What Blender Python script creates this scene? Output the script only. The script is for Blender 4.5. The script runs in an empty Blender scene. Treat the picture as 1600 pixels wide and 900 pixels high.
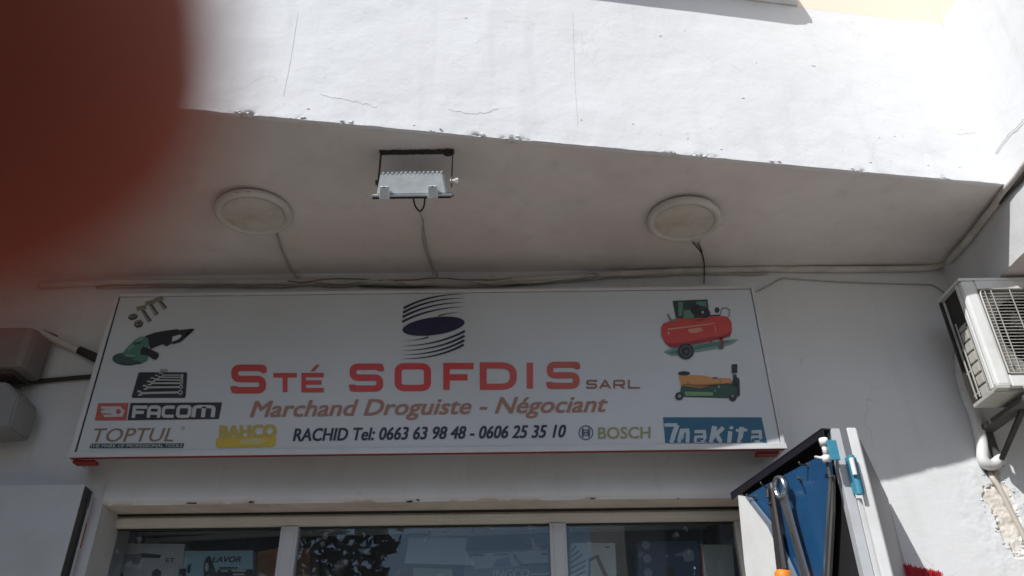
import bpy, bmesh, math, random
from mathutils import Vector, Matrix, noise
random.seed(7)
R = math.radians
S = bpy.context.scene
COL = S.collection

# ------------------------------------------------------------------ camera, world, sun, exposure
F = 1230.0                                   # focal length in pixels of the 1600 px wide photograph
TH, RO = R(31.0), R(-0.72)
CAM = Vector((0, -3.3, 1.5))
FW = Vector((0, math.cos(TH), math.sin(TH)))
UP0 = Vector((0, -math.sin(TH), math.cos(TH)))
RT0 = Vector((1, 0, 0))
RT = RT0*math.cos(RO) + UP0*math.sin(RO)
UP = UP0*math.cos(RO) - RT0*math.sin(RO)
cd = bpy.data.cameras.new('phone_camera'); cam = bpy.data.objects.new('phone_camera', cd); COL.objects.link(cam)
cam.matrix_world = Matrix(((RT.x, UP.x, -FW.x, CAM.x), (RT.y, UP.y, -FW.y, CAM.y), (RT.z, UP.z, -FW.z, CAM.z), (0, 0, 0, 1)))
cd.sensor_width = 36; cd.lens = 36*F/1600
cd.clip_start = 0.002; cd.clip_end = 2000
cd.dof.use_dof = True; cd.dof.focus_distance = 2.0; cd.dof.aperture_fstop = 9.0
S.camera = cam

SUN_TO = Vector((-0.88, -1.0, 1.276)).normalized()        # towards the sun
w = bpy.data.worlds.new("World"); S.world = w; w.use_nodes = True
nt = w.node_tree; bg = nt.nodes['Background']
sky = nt.nodes.new('ShaderNodeTexSky'); sky.sky_type = 'NISHITA'; sky.sun_disc = False
sky.sun_elevation = math.asin(SUN_TO.z); sky.sun_rotation = math.atan2(SUN_TO.x, SUN_TO.y) % (2*math.pi)
sky.air_density = 1.0; sky.dust_density = 1.0; sky.ozone_density = 1.0
nt.links.new(sky.outputs[0], bg.inputs[0]); bg.inputs[1].default_value = 0.100
sd = bpy.data.lights.new('sun', 'SUN'); sd.energy = 3.3; sd.angle = R(0.5); sd.color = (1.0, .985, .96)
so = bpy.data.objects.new('sun', sd); COL.objects.link(so)
so.rotation_euler = SUN_TO.to_track_quat('Z', 'Y').to_euler()
S.view_settings.view_transform = 'Standard'; S.view_settings.look = 'None'
S.view_settings.exposure = 0.5; S.view_settings.gamma = 1.0
S.view_settings.use_curve_mapping = False

# ------------------------------------------------------------------ measuring helpers (sight line of a photo pixel met with a real plane)
def sight(u, v): return FW + RT*((u-800)/F) - UP*((v-450)/F)
def at_y(u, v, y): r = sight(u, v); return CAM + r*((y-CAM.y)/r.y)
def at_z(u, v, z): r = sight(u, v); return CAM + r*((z-CAM.z)/r.z)
def at_x(u, v, x): r = sight(u, v); return CAM + r*((x-CAM.x)/r.x)

# ------------------------------------------------------------------ materials
def mat(name, col, rough=.7, metal=0., bump=0., bscale=40., var=0., vscale=3., spec=.5, var_col=None, detail=4., trans=0., sss=0., fine=0.):
    m = bpy.data.materials.new(name); m.use_nodes = True
    n = m.node_tree.nodes; l = m.node_tree.links; b = n['Principled BSDF']
    c4 = (*col, 1)
    b.inputs['Base Color'].default_value = c4; b.inputs['Roughness'].default_value = rough
    b.inputs['Metallic'].default_value = metal; b.inputs['Specular IOR Level'].default_value = spec
    tc = n.new('ShaderNodeTexCoord')
    if var > 0:
        nz = n.new('ShaderNodeTexNoise'); nz.inputs['Scale'].default_value = vscale; nz.inputs['Detail'].default_value = 6
        nz.inputs['Roughness'].default_value = .62
        l.new(tc.outputs['Object'], nz.inputs['Vector'])
        mr = n.new('ShaderNodeMapRange'); mr.inputs[1].default_value = .42; mr.inputs[2].default_value = .68
        l.new(nz.outputs['Fac'], mr.inputs[0])
        mx = n.new('ShaderNodeMixRGB'); mx.inputs[1].default_value = c4
        vc = var_col or tuple(x*(1-var) for x in col); mx.inputs[2].default_value = (*vc, 1)
        ml = n.new('ShaderNodeMath'); ml.operation = 'MULTIPLY'; ml.inputs[1].default_value = 1 if not var_col else var
        l.new(mr.outputs[0], ml.inputs[0]); l.new(ml.outputs[0], mx.inputs[0]); l.new(mx.outputs[0], b.inputs['Base Color'])
    if bump > 0:
        nb = n.new('ShaderNodeTexNoise'); nb.inputs['Scale'].default_value = bscale; nb.inputs['Detail'].default_value = detail
        l.new(tc.outputs['Object'], nb.inputs['Vector'])
        bp = n.new('ShaderNodeBump'); bp.inputs['Strength'].default_value = 1; bp.inputs['Distance'].default_value = bump
        l.new(nb.outputs['Fac'], bp.inputs['Height']); l.new(bp.outputs[0], b.inputs['Normal'])
        if fine > 0:
            n2 = n.new('ShaderNodeTexNoise'); n2.inputs['Scale'].default_value = bscale*9; n2.inputs['Detail'].default_value = 3
            l.new(tc.outputs['Object'], n2.inputs['Vector'])
            b2 = n.new('ShaderNodeBump'); b2.inputs['Distance'].default_value = fine
            l.new(n2.outputs['Fac'], b2.inputs['Height']); l.new(bp.outputs[0], b2.inputs['Normal']); l.new(b2.outputs[0], b.inputs['Normal'])
    if sss > 0:
        b.inputs['Subsurface Weight'].default_value = sss
    return m

def plaster(name, col, dirt, crack=.0, bump=.004):
    """painted render: trowel waves, fine grain, faint dirt clouds, hair cracks"""
    m = mat(name, col, .82, bump=bump, bscale=5.5, var=.55, vscale=1.6, var_col=dirt, spec=.25, detail=5, fine=.0009)
    n = m.node_tree.nodes; l = m.node_tree.links; b = n['Principled BSDF']
    src = b.inputs['Base Color'].links[0].from_socket
    tc = n.new('ShaderNodeTexCoord')
    # streaks running down the wall
    mp = n.new('ShaderNodeMapping'); mp.inputs['Scale'].default_value = (9, 9, .7); l.new(tc.outputs['Object'], mp.inputs[0])
    ns = n.new('ShaderNodeTexNoise'); ns.inputs['Scale'].default_value = 1.3; ns.inputs['Detail'].default_value = 5; l.new(mp.outputs[0], ns.inputs[0])
    r1 = n.new('ShaderNodeMapRange'); r1.inputs[1].default_value = .55; r1.inputs[2].default_value = .8; r1.inputs[4].default_value = .22
    l.new(ns.outputs['Fac'], r1.inputs[0])
    m1 = n.new('ShaderNodeMixRGB'); m1.inputs[2].default_value = (*[c*.72 for c in dirt], 1)
    l.new(r1.outputs[0], m1.inputs[0]); l.new(src, m1.inputs[1])
    # small specks
    vo = n.new('ShaderNodeTexNoise'); vo.inputs['Scale'].default_value = 38; vo.inputs['Detail'].default_value = 2; l.new(tc.outputs['Object'], vo.inputs[0])
    r2 = n.new('ShaderNodeMapRange'); r2.inputs[1].default_value = .71; r2.inputs[2].default_value = .78; r2.inputs[4].default_value = .22
    l.new(vo.outputs['Fac'], r2.inputs[0])
    m2 = n.new('ShaderNodeMixRGB'); m2.inputs[2].default_value = (*[c*.45 for c in dirt], 1)
    l.new(r2.outputs[0], m2.inputs[0]); l.new(m1.outputs[0], m2.inputs[1])
    last = m2.outputs[0]
    if crack > 0:
        dn = n.new('ShaderNodeTexNoise'); dn.inputs['Scale'].default_value = 4; dn.inputs['Detail'].default_value = 6; l.new(tc.outputs['Object'], dn.inputs[0])
        ad = n.new('ShaderNodeMixRGB'); ad.blend_type = 'LINEAR_LIGHT'; ad.inputs[0].default_value = .22
        l.new(tc.outputs['Object'], ad.inputs[1]); l.new(dn.outputs['Color'], ad.inputs[2])
        cr = n.new('ShaderNodeTexVoronoi'); cr.feature = 'DISTANCE_TO_EDGE'; cr.inputs['Scale'].default_value = 1.1; l.new(ad.outputs[0], cr.inputs['Vector'])
        r3 = n.new('ShaderNodeMapRange'); r3.inputs[1].default_value = .0; r3.inputs[2].default_value = .006; r3.inputs[3].default_value = crack; r3.inputs[4].default_value = 0
        l.new(cr.outputs['Distance'], r3.inputs[0])
        gate = n.new('ShaderNodeMapRange'); gate.inputs[1].default_value = .5; gate.inputs[2].default_value = .62
        l.new(dn.outputs['Fac'], gate.inputs[0])
        mg = n.new('ShaderNodeMath'); mg.operation = 'MULTIPLY'; l.new(r3.outputs[0], mg.inputs[0]); l.new(gate.outputs[0], mg.inputs[1])
        m3 = n.new('ShaderNodeMixRGB'); m3.inputs[2].default_value = (.16, .15, .14, 1)
        l.new(mg.outputs[0], m3.inputs[0]); l.new(last, m3.inputs[1]); last = m3.outputs[0]
    l.new(last, b.inputs['Base Color'])
    return m

def ramp_print(name, stops, axis=0, rough=.45):
    """flat print whose ink changes along the object's width (stops: position 0..1 of its bounding box, colour)"""
    m = bpy.data.materials.new(name); m.use_nodes = True
    n = m.node_tree.nodes; l = m.node_tree.links; b = n['Principled BSDF']; b.inputs['Roughness'].default_value = rough
    tc = n.new('ShaderNodeTexCoord'); sx = n.new('ShaderNodeSeparateXYZ'); cr = n.new('ShaderNodeValToRGB')
    l.new(tc.outputs['Generated'], sx.inputs[0]); l.new(sx.outputs[axis], cr.inputs[0]); l.new(cr.outputs[0], b.inputs['Base Color'])
    e = cr.color_ramp.elements
    e[0].position, e[0].color = stops[0][0], (*stops[0][1], 1); e[1].position, e[1].color = stops[-1][0], (*stops[-1][1], 1)
    for p, c in stops[1:-1]: x = e.new(p); x.color = (*c, 1)
    return m

M = {}
M['wall'] = plaster('shop wall paint', (.68, .69, .70), (.56, .55, .53), .15, .003)
M['front'] = plaster('balcony front paint', (.74, .755, .775), (.66, .67, .68), .12, .008)
M['soffit'] = plaster('soffit paint', (.74, .70, .68), (.54, .495, .47), .0, .005)
M['side'] = plaster('side wall paint', (.70, .715, .73), (.62, .62, .61), .3, .005)
M['beige'] = plaster('beige paint', (.82, .73, .61), (.77, .68, .56), .0, .003)
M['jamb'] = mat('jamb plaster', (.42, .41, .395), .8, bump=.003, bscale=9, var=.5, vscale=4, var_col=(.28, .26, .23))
M['under'] = mat('under plaster', (.70, .67, .62), .9, bump=.003, bscale=30, var=.9, vscale=14, var_col=(.62, .56, .48))
M['white'] = mat('white enamel', (.74, .75, .75), .38, bump=.0006, bscale=60, var=.6, vscale=5, var_col=(.60, .60, .57))
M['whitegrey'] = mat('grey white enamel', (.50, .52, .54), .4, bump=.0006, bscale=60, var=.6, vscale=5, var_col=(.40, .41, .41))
M['face'] = mat('sign vinyl', (.53, .56, .58), .42, bump=.0009, bscale=3.0, var=.5, vscale=1.3, var_col=(.46, .475, .485))
M['flange'] = mat('sign rim enamel', (.56, .57, .58), .4, var=.5, vscale=6, var_col=(.43, .42, .40))
M['dark'] = mat('dark gap', (.02, .02, .022), .7)
M['black'] = mat('black plastic', (.018, .018, .02), .5, bump=.0004, bscale=90)
M['red'] = mat('red paint', (.27, .014, .014), .5, var=.5, vscale=9, var_col=(.2, .015, .012))
M['ivory'] = mat('ivory frame enamel', (.60, .575, .515), .42, bump=.0005, bscale=40, var=.6, vscale=6, var_col=(.50, .475, .41))
M['mull'] = mat('mullion enamel', (.50, .51, .53), .4, bump=.0004, bscale=40, var=.5, vscale=6, var_col=(.42, .42, .43))
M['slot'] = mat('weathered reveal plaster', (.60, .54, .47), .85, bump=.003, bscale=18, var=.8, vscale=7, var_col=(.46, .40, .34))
M['pipe'] = mat('painted conduit', (.60, .57, .53), .6, bump=.0008, bscale=50, var=.6, vscale=9, var_col=(.38, .345, .31))
M['cable'] = mat('dusty black cable', (.035, .028, .025), .7)
M['cablew'] = mat('painted over cable', (.42, .39, .36), .7, var=.6, vscale=15, var_col=(.27, .24, .21))
M['lamp'] = mat('lamp body plastic', (.60, .575, .545), .5, var=.5, vscale=9, var_col=(.50, .47, .42))
M['diff'] = mat('yellowed diffuser', (.61, .575, .515), .45, var=.9, vscale=11, var_col=(.47, .43, .35))
M['alu'] = mat('grey die cast paint', (.56, .60, .62), .42, metal=.15, bump=.0006, bscale=120, var=.5, vscale=16, var_col=(.38, .42, .44))
M['blackm'] = mat('black bracket paint', (.03, .027, .024), .6)
M['ac'] = mat('outdoor unit casing', (.72, .735, .72), .42, bump=.0005, bscale=40, var=.6, vscale=7, var_col=(.58, .575, .53))
M['acg'] = mat('outdoor unit grille plastic', (.47, .465, .42), .5, var=.6, vscale=20, var_col=(.34, .33, .29))
M['acd'] = mat('outdoor unit dark inside', (.03, .029, .026), .8, var=.6, vscale=12, var_col=(.07, .064, .052))
M['wire'] = mat('wire guard coating', (.44, .435, .40), .5, metal=.2)
M['blue'] = mat('blue board paint', (.011, .068, .17), .38, bump=.0008, bscale=8, var=.6, vscale=4, var_col=(.007, .042, .12))
M['bluel'] = mat('light blue hinge paint', (.05, .24, .34), .4, var=.5, vscale=30, var_col=(.02, .17, .32))
M['navy'] = mat('shaded flange navy', (.006, .005, .012), .6)  # near-black colour carries the shade under the door's top flange
M['chrome'] = mat('satin chrome', (.42, .44, .47), .26, metal=.9, bump=.0003, bscale=80)
M['steel'] = mat('dark steel', (.09, .085, .085), .42, metal=.6, bump=.0004, bscale=60)
M['orange'] = mat('orange rubber', (.75, .22, .015), .5)
M['bristle'] = mat('red bristle', (.42, .012, .022), .55)
M['rubber'] = mat('grey rubber strip', (.09, .09, .088), .8, bump=.001, bscale=80)
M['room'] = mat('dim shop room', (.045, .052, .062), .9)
M['metalroom'] = mat('galvanised box section', (.62, .68, .65), .5, metal=.2)
M['ground'] = mat('pavement concrete', (.29, .25, .21), .9, bump=.004, bscale=30, var=.6, vscale=2, var_col=(.22, .19, .155))
M['asphalt'] = mat('asphalt', (.055, .054, .052), .9, bump=.006, bscale=80, var=.4, vscale=3)
M['card'] = mat('brown cardboard', (.36, .17, .09), .85, bump=.0006, bscale=90, var=.5, vscale=6)
M['bark'] = mat('tree bark', (.10, .075, .055), .9, bump=.01, bscale=20)
M['leaf'] = mat('tree leaf', (.05, .09, .025), .6, var=.5, vscale=3)
M['skin'] = mat('skin', (.28, .066, .038), .7, bump=.00015, bscale=900, var=.5, vscale=60, var_col=(.25, .050, .028), spec=.15, sss=.7)
M['skin'].node_tree.nodes['Principled BSDF'].inputs['Subsurface Radius'].default_value = (1.0, .22, .10)
M['skin'].node_tree.nodes['Principled BSDF'].inputs['Subsurface Scale'].default_value = .006
M['nail'] = mat('finger nail', (.55, .30, .24), .3)

def flat(name, col, rough=.45):
    if name not in M: M[name] = mat(name, col, rough)
    return M[name]

def glass():
    m = bpy.data.materials.new('window glass'); m.use_nodes = True
    n = m.node_tree.nodes; l = m.node_tree.links
    for x in list(n): n.remove(x)
    o = n.new('ShaderNodeOutputMaterial'); t = n.new('ShaderNodeBsdfTransparent'); g = n.new('ShaderNodeBsdfGlossy')
    t.inputs[0].default_value = (.95, .97, .97, 1); g.inputs['Roughness'].default_value = 0.0; g.inputs['Color'].default_value = (.8, .9, 1, 1)
    fr = n.new('ShaderNodeFresnel'); fr.inputs[0].default_value = 1.52
    mu = n.new('ShaderNodeMath'); mu.operation = 'MULTIPLY'; mu.inputs[1].default_value = .8; l.new(fr.outputs[0], mu.inputs[0])
    ms = n.new('ShaderNodeMixShader'); l.new(mu.outputs[0], ms.inputs[0]); l.new(t.outputs[0], ms.inputs[1]); l.new(g.outputs[0], ms.inputs[2])
    # dried splashes and torn sticker remains on the pane
    d = n.new('ShaderNodeBsdfDiffuse'); d.inputs[0].default_value = (.42, .45, .47, 1)
    tc = n.new('ShaderNodeTexCoord'); nz = n.new('ShaderNodeTexNoise'); nz.inputs['Scale'].default_value = 15; nz.inputs['Detail'].default_value = 5
    l.new(tc.outputs['Object'], nz.inputs[0])
    mr = n.new('ShaderNodeMapRange'); mr.inputs[1].default_value = .62; mr.inputs[2].default_value = .74; mr.inputs[4].default_value = .38
    l.new(nz.outputs['Fac'], mr.inputs[0])
    ad = n.new('ShaderNodeMath'); ad.operation = 'ADD'; ad.inputs[1].default_value = .03; l.new(mr.outputs[0], ad.inputs[0])
    m2 = n.new('ShaderNodeMixShader'); l.new(ad.outputs[0], m2.inputs[0]); l.new(ms.outputs[0], m2.inputs[1]); l.new(d.outputs[0], m2.inputs[2])
    l.new(m2.outputs[0], o.inputs[0])
    return m
M['glass'] = glass()

# ------------------------------------------------------------------ object helpers
def link(name, me, m=None, parent=None, smooth=False):
    o = bpy.data.objects.new(name, me); COL.objects.link(o)
    if m is not None and len(me.materials) == 0: me.materials.append(m)
    if parent: o.parent = parent; o.matrix_parent_inverse = Matrix.Identity(4)
    if smooth:
        for p in me.polygons: p.use_smooth = True
    return o
def tag(o, label, cat, group=None, kind=None):
    if label: o['label'] = label
    if cat: o['category'] = cat
    if group: o['group'] = group
    if kind: o['kind'] = kind
    return o
def thing(name, label, cat, loc=(0, 0, 0), group=None):
    o = bpy.data.objects.new(name, None); COL.objects.link(o); o.location = loc; o.empty_display_size = .1
    return tag(o, label, cat, group)
def fin(name, bm, m, parent=None, smooth=False, off=None):
    bm.normal_update()
    if off is not None: bmesh.ops.translate(bm, vec=-Vector(off), verts=bm.verts)
    me = bpy.data.meshes.new(name); bm.to_mesh(me); bm.free()
    return link(name, me, m, parent, smooth)
def pt(parent):                              # parts are modelled in world metres; take off the thing's own base
    o = Vector((0, 0, 0)); p = parent
    while p: o += p.location; p = p.parent
    return o
def box(bm, a, b, bev=0.0, mtx=None):
    a = Vector(a); b = Vector(b); c = (a+b)/2; s = b-a
    t = bmesh.new(); bmesh.ops.create_cube(t, size=1)
    for v in t.verts: v.co = Vector((v.co.x*s.x, v.co.y*s.y, v.co.z*s.z))+c
    if bev > 0: bmesh.ops.bevel(t, geom=list(t.edges), offset=bev, segments=2, affect='EDGES', profile=.6)
    if mtx is not None: bmesh.ops.transform(t, matrix=mtx, verts=t.verts)
    me = bpy.data.meshes.new('t'); t.to_mesh(me); t.free(); bm.from_mesh(me); bpy.data.meshes.remove(me)
def boxo(name, a, b, m, parent=None, bev=0.002, mtx=None):
    bm = bmesh.new(); box(bm, a, b, bev, mtx); return fin(name, bm, m, parent, off=pt(parent))
def tube(bm, pts, r, seg=8, cap=True, flat_=1.0):
    pts = [Vector(p) for p in pts]; rings = []
    rr = r if isinstance(r, (list, tuple)) else [r]*len(pts)
    prev = None
    for i, p in enumerate(pts):
        d = (pts[min(i+1, len(pts)-1)]-pts[max(i-1, 0)]).normalized()
        if prev is None:
            a = Vector((0, 0, 1)) if abs(d.z) < .9 else Vector((1, 0, 0)); u = d.cross(a).normalized()
        else: u = (prev-d*prev.dot(d)).normalized()
        prev = u; v = d.cross(u)
        rings.append([bm.verts.new(p+(u*math.cos(2*math.pi*k/seg)+v*math.sin(2*math.pi*k/seg)*flat_)*rr[i]) for k in range(seg)])
    for i in range(len(rings)-1):
        for k in range(seg): bm.faces.new((rings[i][k], rings[i][(k+1) % seg], rings[i+1][(k+1) % seg], rings[i+1][k]))
    if cap: bm.faces.new(rings[0][::-1]); bm.faces.new(rings[-1])
def spline(pts, n=8):
    pts = [Vector(p) for p in pts]; out = []
    P = [pts[0]*2-pts[1]]+pts+[pts[-1]*2-pts[-2]]
    for i in range(1, len(P)-2):
        for k in range(n):
            t = k/n; a, b, c, d = P[i-1], P[i], P[i+1], P[i+2]
            out.append(.5*((2*b)+(c-a)*t+(2*a-5*b+4*c-d)*t*t+(3*b-a-3*c+d)*t**3))
    out.append(pts[-1]); return out
def tubeo(name, pts, r, m, parent=None, seg=10, n=8, smooth_path=True, wob=0):
    p = spline(pts, n) if smooth_path else [Vector(q) for q in pts]
    if wob: p = [q+Vector((noise.noise(q*9), noise.noise(q*9+Vector((7, 0, 0))), noise.noise(q*9+Vector((0, 9, 0)))))*wob for q in p]
    bm = bmesh.new(); tube(bm, p, r, seg); return fin(name, bm, m, parent, smooth=True, off=pt(parent))
def cyl(bm, c, axis, r, h, seg=24, r2=None):
    a = Vector(axis).normalized(); c = Vector(c); tube(bm, [c, c+a*h], [r, r if r2 is None else r2], seg)
def lathe(bm, c, axis, prof, seg=48):
    """prof: list of (radius, height along axis)"""
    a = Vector(axis).normalized(); h = Vector((1, 0, 0)) if abs(a.x) < .9 else Vector((0, 1, 0)); u = a.cross(h).normalized(); v = a.cross(u); c = Vector(c)
    rings = []
    for r, z in prof:
        if r < 1e-6: rings.append([bm.verts.new(c+a*z)])
        else: rings.append([bm.verts.new(c+a*z+(u*math.cos(2*math.pi*k/seg)+v*math.sin(2*math.pi*k/seg))*r) for k in range(seg)])
    for A, B in zip(rings, rings[1:]):
        for k in range(seg):
            k2 = (k+1) % seg
            f = [A[k % len(A)], A[k2 % len(A)], B[k2 % len(B)], B[k % len(B)]]
            g = []
            for x in f:
                if x not in g: g.append(x)
            if len(g) > 2: bm.faces.new(g)
def prism(bm, pts, vec):
    """closed solid: polygon pts pushed along vec"""
    vec = Vector(vec); a = [bm.verts.new(Vector(p)) for p in pts]; b = [bm.verts.new(Vector(p)+vec) for p in pts]
    bm.faces.new(a); bm.faces.new(b[::-1]); n = len(a)
    for i in range(n): bm.faces.new((a[i], b[i], b[(i+1) % n], a[(i+1) % n]))
    bmesh.ops.recalc_face_normals(bm, faces=bm.faces)
def sheetgrid(xs, zs, fn):
    bm = bmesh.new(); V = [[bm.verts.new(fn(x, z)) for x in xs] for z in zs]
    for j in range(len(zs)-1):
        for i in range(len(xs)-1): bm.faces.new((V[j][i], V[j][i+1], V[j+1][i+1], V[j+1][i]))
    return bm
def lin(a, b, n): return [a+(b-a)*i/n for i in range(n+1)]
def fbm(p, o=4): return noise.fractal(Vector(p), 1.0, 2.0, o)

# ================================================================== GROUND
bm = bmesh.new(); box(bm, (-60, -4.8, -.3), (60, 40, 0)); tag(fin('pavement', bm, M['ground']), None, None, kind='structure')
bm = bmesh.new(); box(bm, (-60, -11.0, -.4), (60, -4.8, -.12)); tag(fin('road', bm, M['asphalt']), None, None, kind='structure')
bm = bmesh.new(); box(bm, (-60, -30, -.3), (60, -11.0, 0)); tag(fin('far_pavement', bm, M['ground']), None, None, kind='structure')
bm = bmesh.new(); box(bm, (-900, -900, -.9), (900, 900, -.42)); tag(fin('ground', bm, M['ground']), None, None, kind='structure')

# ================================================================== SHOP BUILDING
ZS = 3.575                                    # soffit height
def edge_y(x): return -0.972 + .155*x         # balcony front line in plan (it runs in towards the wall on the right)
B = thing('shop_building', 'white plastered shop building with a slanting balcony front above the long sign', 'building')
XL, XO0, XO1, ZO = -3.44, -1.735, 1.02, 2.44   # wall left end, opening left/right, opening top
# --- back wall, left and above the opening
def wob(x, z, a=.0025): return a*fbm((x*1.6, z*1.6, 3.1), 4)
def wall_left(x, z): return Vector((x, wob(x, z), z))
fin('wall_panel', sheetgrid(lin(XL, XO0, 50), lin(0, ZS+.02, 70), wall_left), M['wall'], B, True)
# the strip above the opening, its lower lip rounded and battered
def lip(x, z):
    y = wob(x, z)
    d = z-ZO
    e = .006*fbm((x*7, 1.3, 0), 4)+.004*fbm((x*26, 4, 0), 3)
    ch = 0
    for cx, cw, chh in ((-.62, .03, .010), (-.12, .045, .016), (.30, .018, .012), (-1.15, .05, .006)):
        ch += .55*chh*math.exp(-((x-cx)/cw)**2)*(1+.8*fbm((x*60, 0, 2), 3))
    if d < .012: return Vector((x, y+max(0, .006+e)*.6+ch*.6, z+max(0, e)*.7+ch))
    if .075 < d < .11: return Vector((x, y-.007, z))
    if d <= .08: return Vector((x, y-.008-.004*math.sin(d/.08*math.pi)+e*.25, z))
    return Vector((x, y, z))
zs = [ZO, ZO+.004, ZO+.012, ZO+.03, ZO+.05, ZO+.07, ZO+.09, ZO+.12]+lin(ZO+.16, ZS+.02, 50)
fin('wall_panel', sheetgrid(lin(XO0, XO1, 400), zs, lip), M['wall'], B, True)
# --- right wall with fallen plaster round the drain pipe
def patch(x, z):
    """1 inside the bare patch, 0 outside"""
    cx = 2.030+(2.53-z)*.06; 
    dz = (z-2.36)/.15; dx = (x-cx)/(.078+.022*math.sin((z-2.1)*19))
    top = ((x-2.045)/.030)**2+((z-2.525)/.045)**2
    d = min(math.sqrt(dx*dx+dz*dz), math.sqrt(top))
    n1 = fbm((x*13, z*13, 5), 5)*.42+fbm((x*45, z*45, 2), 3)*.22
    return max(0, min(1, (1.0-d+n1)*9))
def wall_right(x, z):
    k = patch(x, z)
    y = wob(x, z)+k*.007+(.004*fbm((x*30, z*30, 0), 4) if k > .5 else 0)
    near = .7*math.exp(-((x-2.07)/.2)**2-((z-2.35)/.3)**2)
    rim = k*(1-k)*4
    y -= rim*.0035*(.6+fbm((x*40, z*40, 9), 3))
    y -= near*.006*fbm((x*17, z*17, 1), 4)
    hole = math.exp(-((x-2.037)/.018)**2-((z-2.548)/.016)**2); y += .035*hole
    return Vector((x, y, z))
xs = lin(XO1, 1.85, 30)+lin(1.853, 2.35, 160)+lin(2.37, 5.0, 30)
zs = lin(0, 1.95, 20)+lin(1.96, 2.72, 240)+lin(2.73, ZS+.02, 30)
bm = sheetgrid(xs, zs, wall_right)
o = fin('wall_panel', bm, M['side'], B, True); o.data.materials.append(M['under'])
for p in o.data.polygons:
    c = p.center
    if 1.9 < c.x < 2.3 and 2.0 < c.z < 2.65 and patch(c.x, c.z) > .55: p.material_index = 1
# core of the wall behind the plaster skin
bm = bmesh.new(); box(bm, (XL, .06, 0), (XO0-.001, .30, ZS+.02)); box(bm, (XO0, .06, ZO+.02), (XO1, .30, ZS+.02)); box(bm, (XO1+.001, .06, 0), (5, .30, ZS+.02))
fin('wall_core', bm, M['jamb'], B)
# reveal (head and jambs)
bm = bmesh.new()
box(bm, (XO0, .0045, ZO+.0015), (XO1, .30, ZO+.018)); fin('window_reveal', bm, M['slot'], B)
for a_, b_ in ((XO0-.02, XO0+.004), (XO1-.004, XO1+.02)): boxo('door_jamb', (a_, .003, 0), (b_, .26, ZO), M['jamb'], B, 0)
# small dark losses along the lip
for u, v, w_ in ((392, 784, .010), (300, 786, .022), (640, 783.5, .014), (653, 781, .008), (926, 779, .010), (411, 778, .003), (1060, 779, .004)):
    q = at_y(u, v, -.006); bm = bmesh.new(); prism(bm, [q+Vector((math.cos(a)*w_*(1+.3*math.sin(3*a+u)), 0, math.sin(a)*.0028*(1+.5*math.cos(2*a+v)))) for a in lin(0, 5.6, 8)], (0, .006, 0)); fin('lip_chip', bm, M['dark'], B)
# --- soffit
def soff(x, t):
    y0, y1 = edge_y(x)+.022, .0
    y = y0+(y1-y0)*t
    return Vector((x, y, ZS+.0035*fbm((x*1.3, y*1.8, 2), 4)+.0025))
fin('soffit', sheetgrid(lin(XL, 2.125, 200), lin(0, 1, 40), soff), M['soffit'], B, True)
# --- balcony front, chipped along its lower arris
chips = [(-.99, .035, .016), (-1.30, .02, .006), (.02, .05, .010), (-.13, .03, .008), (.63, .02, .007), (.78, .05, .008), (-.62, .02, .005), (1.45, .03, .006), (-.28, .02, .006), (1.08, .02, .005), (-.80, .02, .005), (1.82, .02, .005)]
def frontf(x, z):
    d = z-ZS; y = edge_y(x)
    n = .004*fbm((x*1.1, z*1.4, 8), 4)
    tro = .0022*fbm((x*5+z*2, z*9, 2), 4)*math.exp(-d/.25)
    e = .0022*fbm((x*11, 0, 4), 4)+.0012*fbm((x*60, 0, 1), 3)
    ch = sum(h*math.exp(-((x-c)/w_)**2)*max(0, .7+1.5*fbm((x*45, d*45, c), 3)) for c, w_, h in chips)
    f = math.exp(-(d/.012)**2)
    return Vector((x, y+n+tro+ch*f*1.1, z+e*f+ch*.55*f))
zs = [ZS, ZS+.003, ZS+.007, ZS+.012, ZS+.02, ZS+.03, ZS+.045]+lin(ZS+.06, 4.575, 70)
bm = sheetgrid(lin(XL, 2.125, 1100), zs, frontf)
bm.verts.ensure_lookup_table()
nx = 1101; row = [bm.verts[i] for i in range(nx)]
back = [bm.verts.new(Vector((v.co.x, v.co.y+.03, ZS+.004))) for v in row]
for i in range(nx-1): bm.faces.new((back[i], back[i+1], row[i+1], row[i]))
fin('balcony_front', bm, M['front'], B, True)
# loose flakes and blisters along the arris
bm = bmesh.new()
for c, w_, h in chips:
    for k in range(3):
        x = c+random.uniform(-1, 1)*w_*1.3; z = ZS+random.uniform(.002, .02)
        s = random.uniform(.003, .009); q = Vector((x, edge_y(x)-.0035, z))
        prism(bm, [q+Vector((math.cos(a)*s*random.uniform(.5, 1.6), 0, math.sin(a)*s*random.uniform(.3, .9))) for a in lin(0, 5.4, 5)], (0, .004, 0))
for k in range(22):
    x = random.uniform(-1.6, 2.0); z = ZS+.02+random.random()**2*.8
    s = random.uniform(.002, .006); q = Vector((x, frontf(x, z).y-.0022, z))
    a0 = random.uniform(0, 3)
    prism(bm, [q+Vector((math.cos(a+a0)*s*random.uniform(.6, 2.2), 0, math.sin(a+a0)*s*.5)) for a in lin(0, 5.2, 4)], (0, .005, 0))
tag(fin('paint_flakes', bm, M['front'], B), None, None, kind='stuff')
# --- upper storey in beige above the white band
bm = sheetgrid(lin(XL, 2.125, 300), lin(4.5755, 7.2, 30), lambda x, z: frontf(x, z))
fin('upper_wall', bm, M['beige'], B, True)
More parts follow.
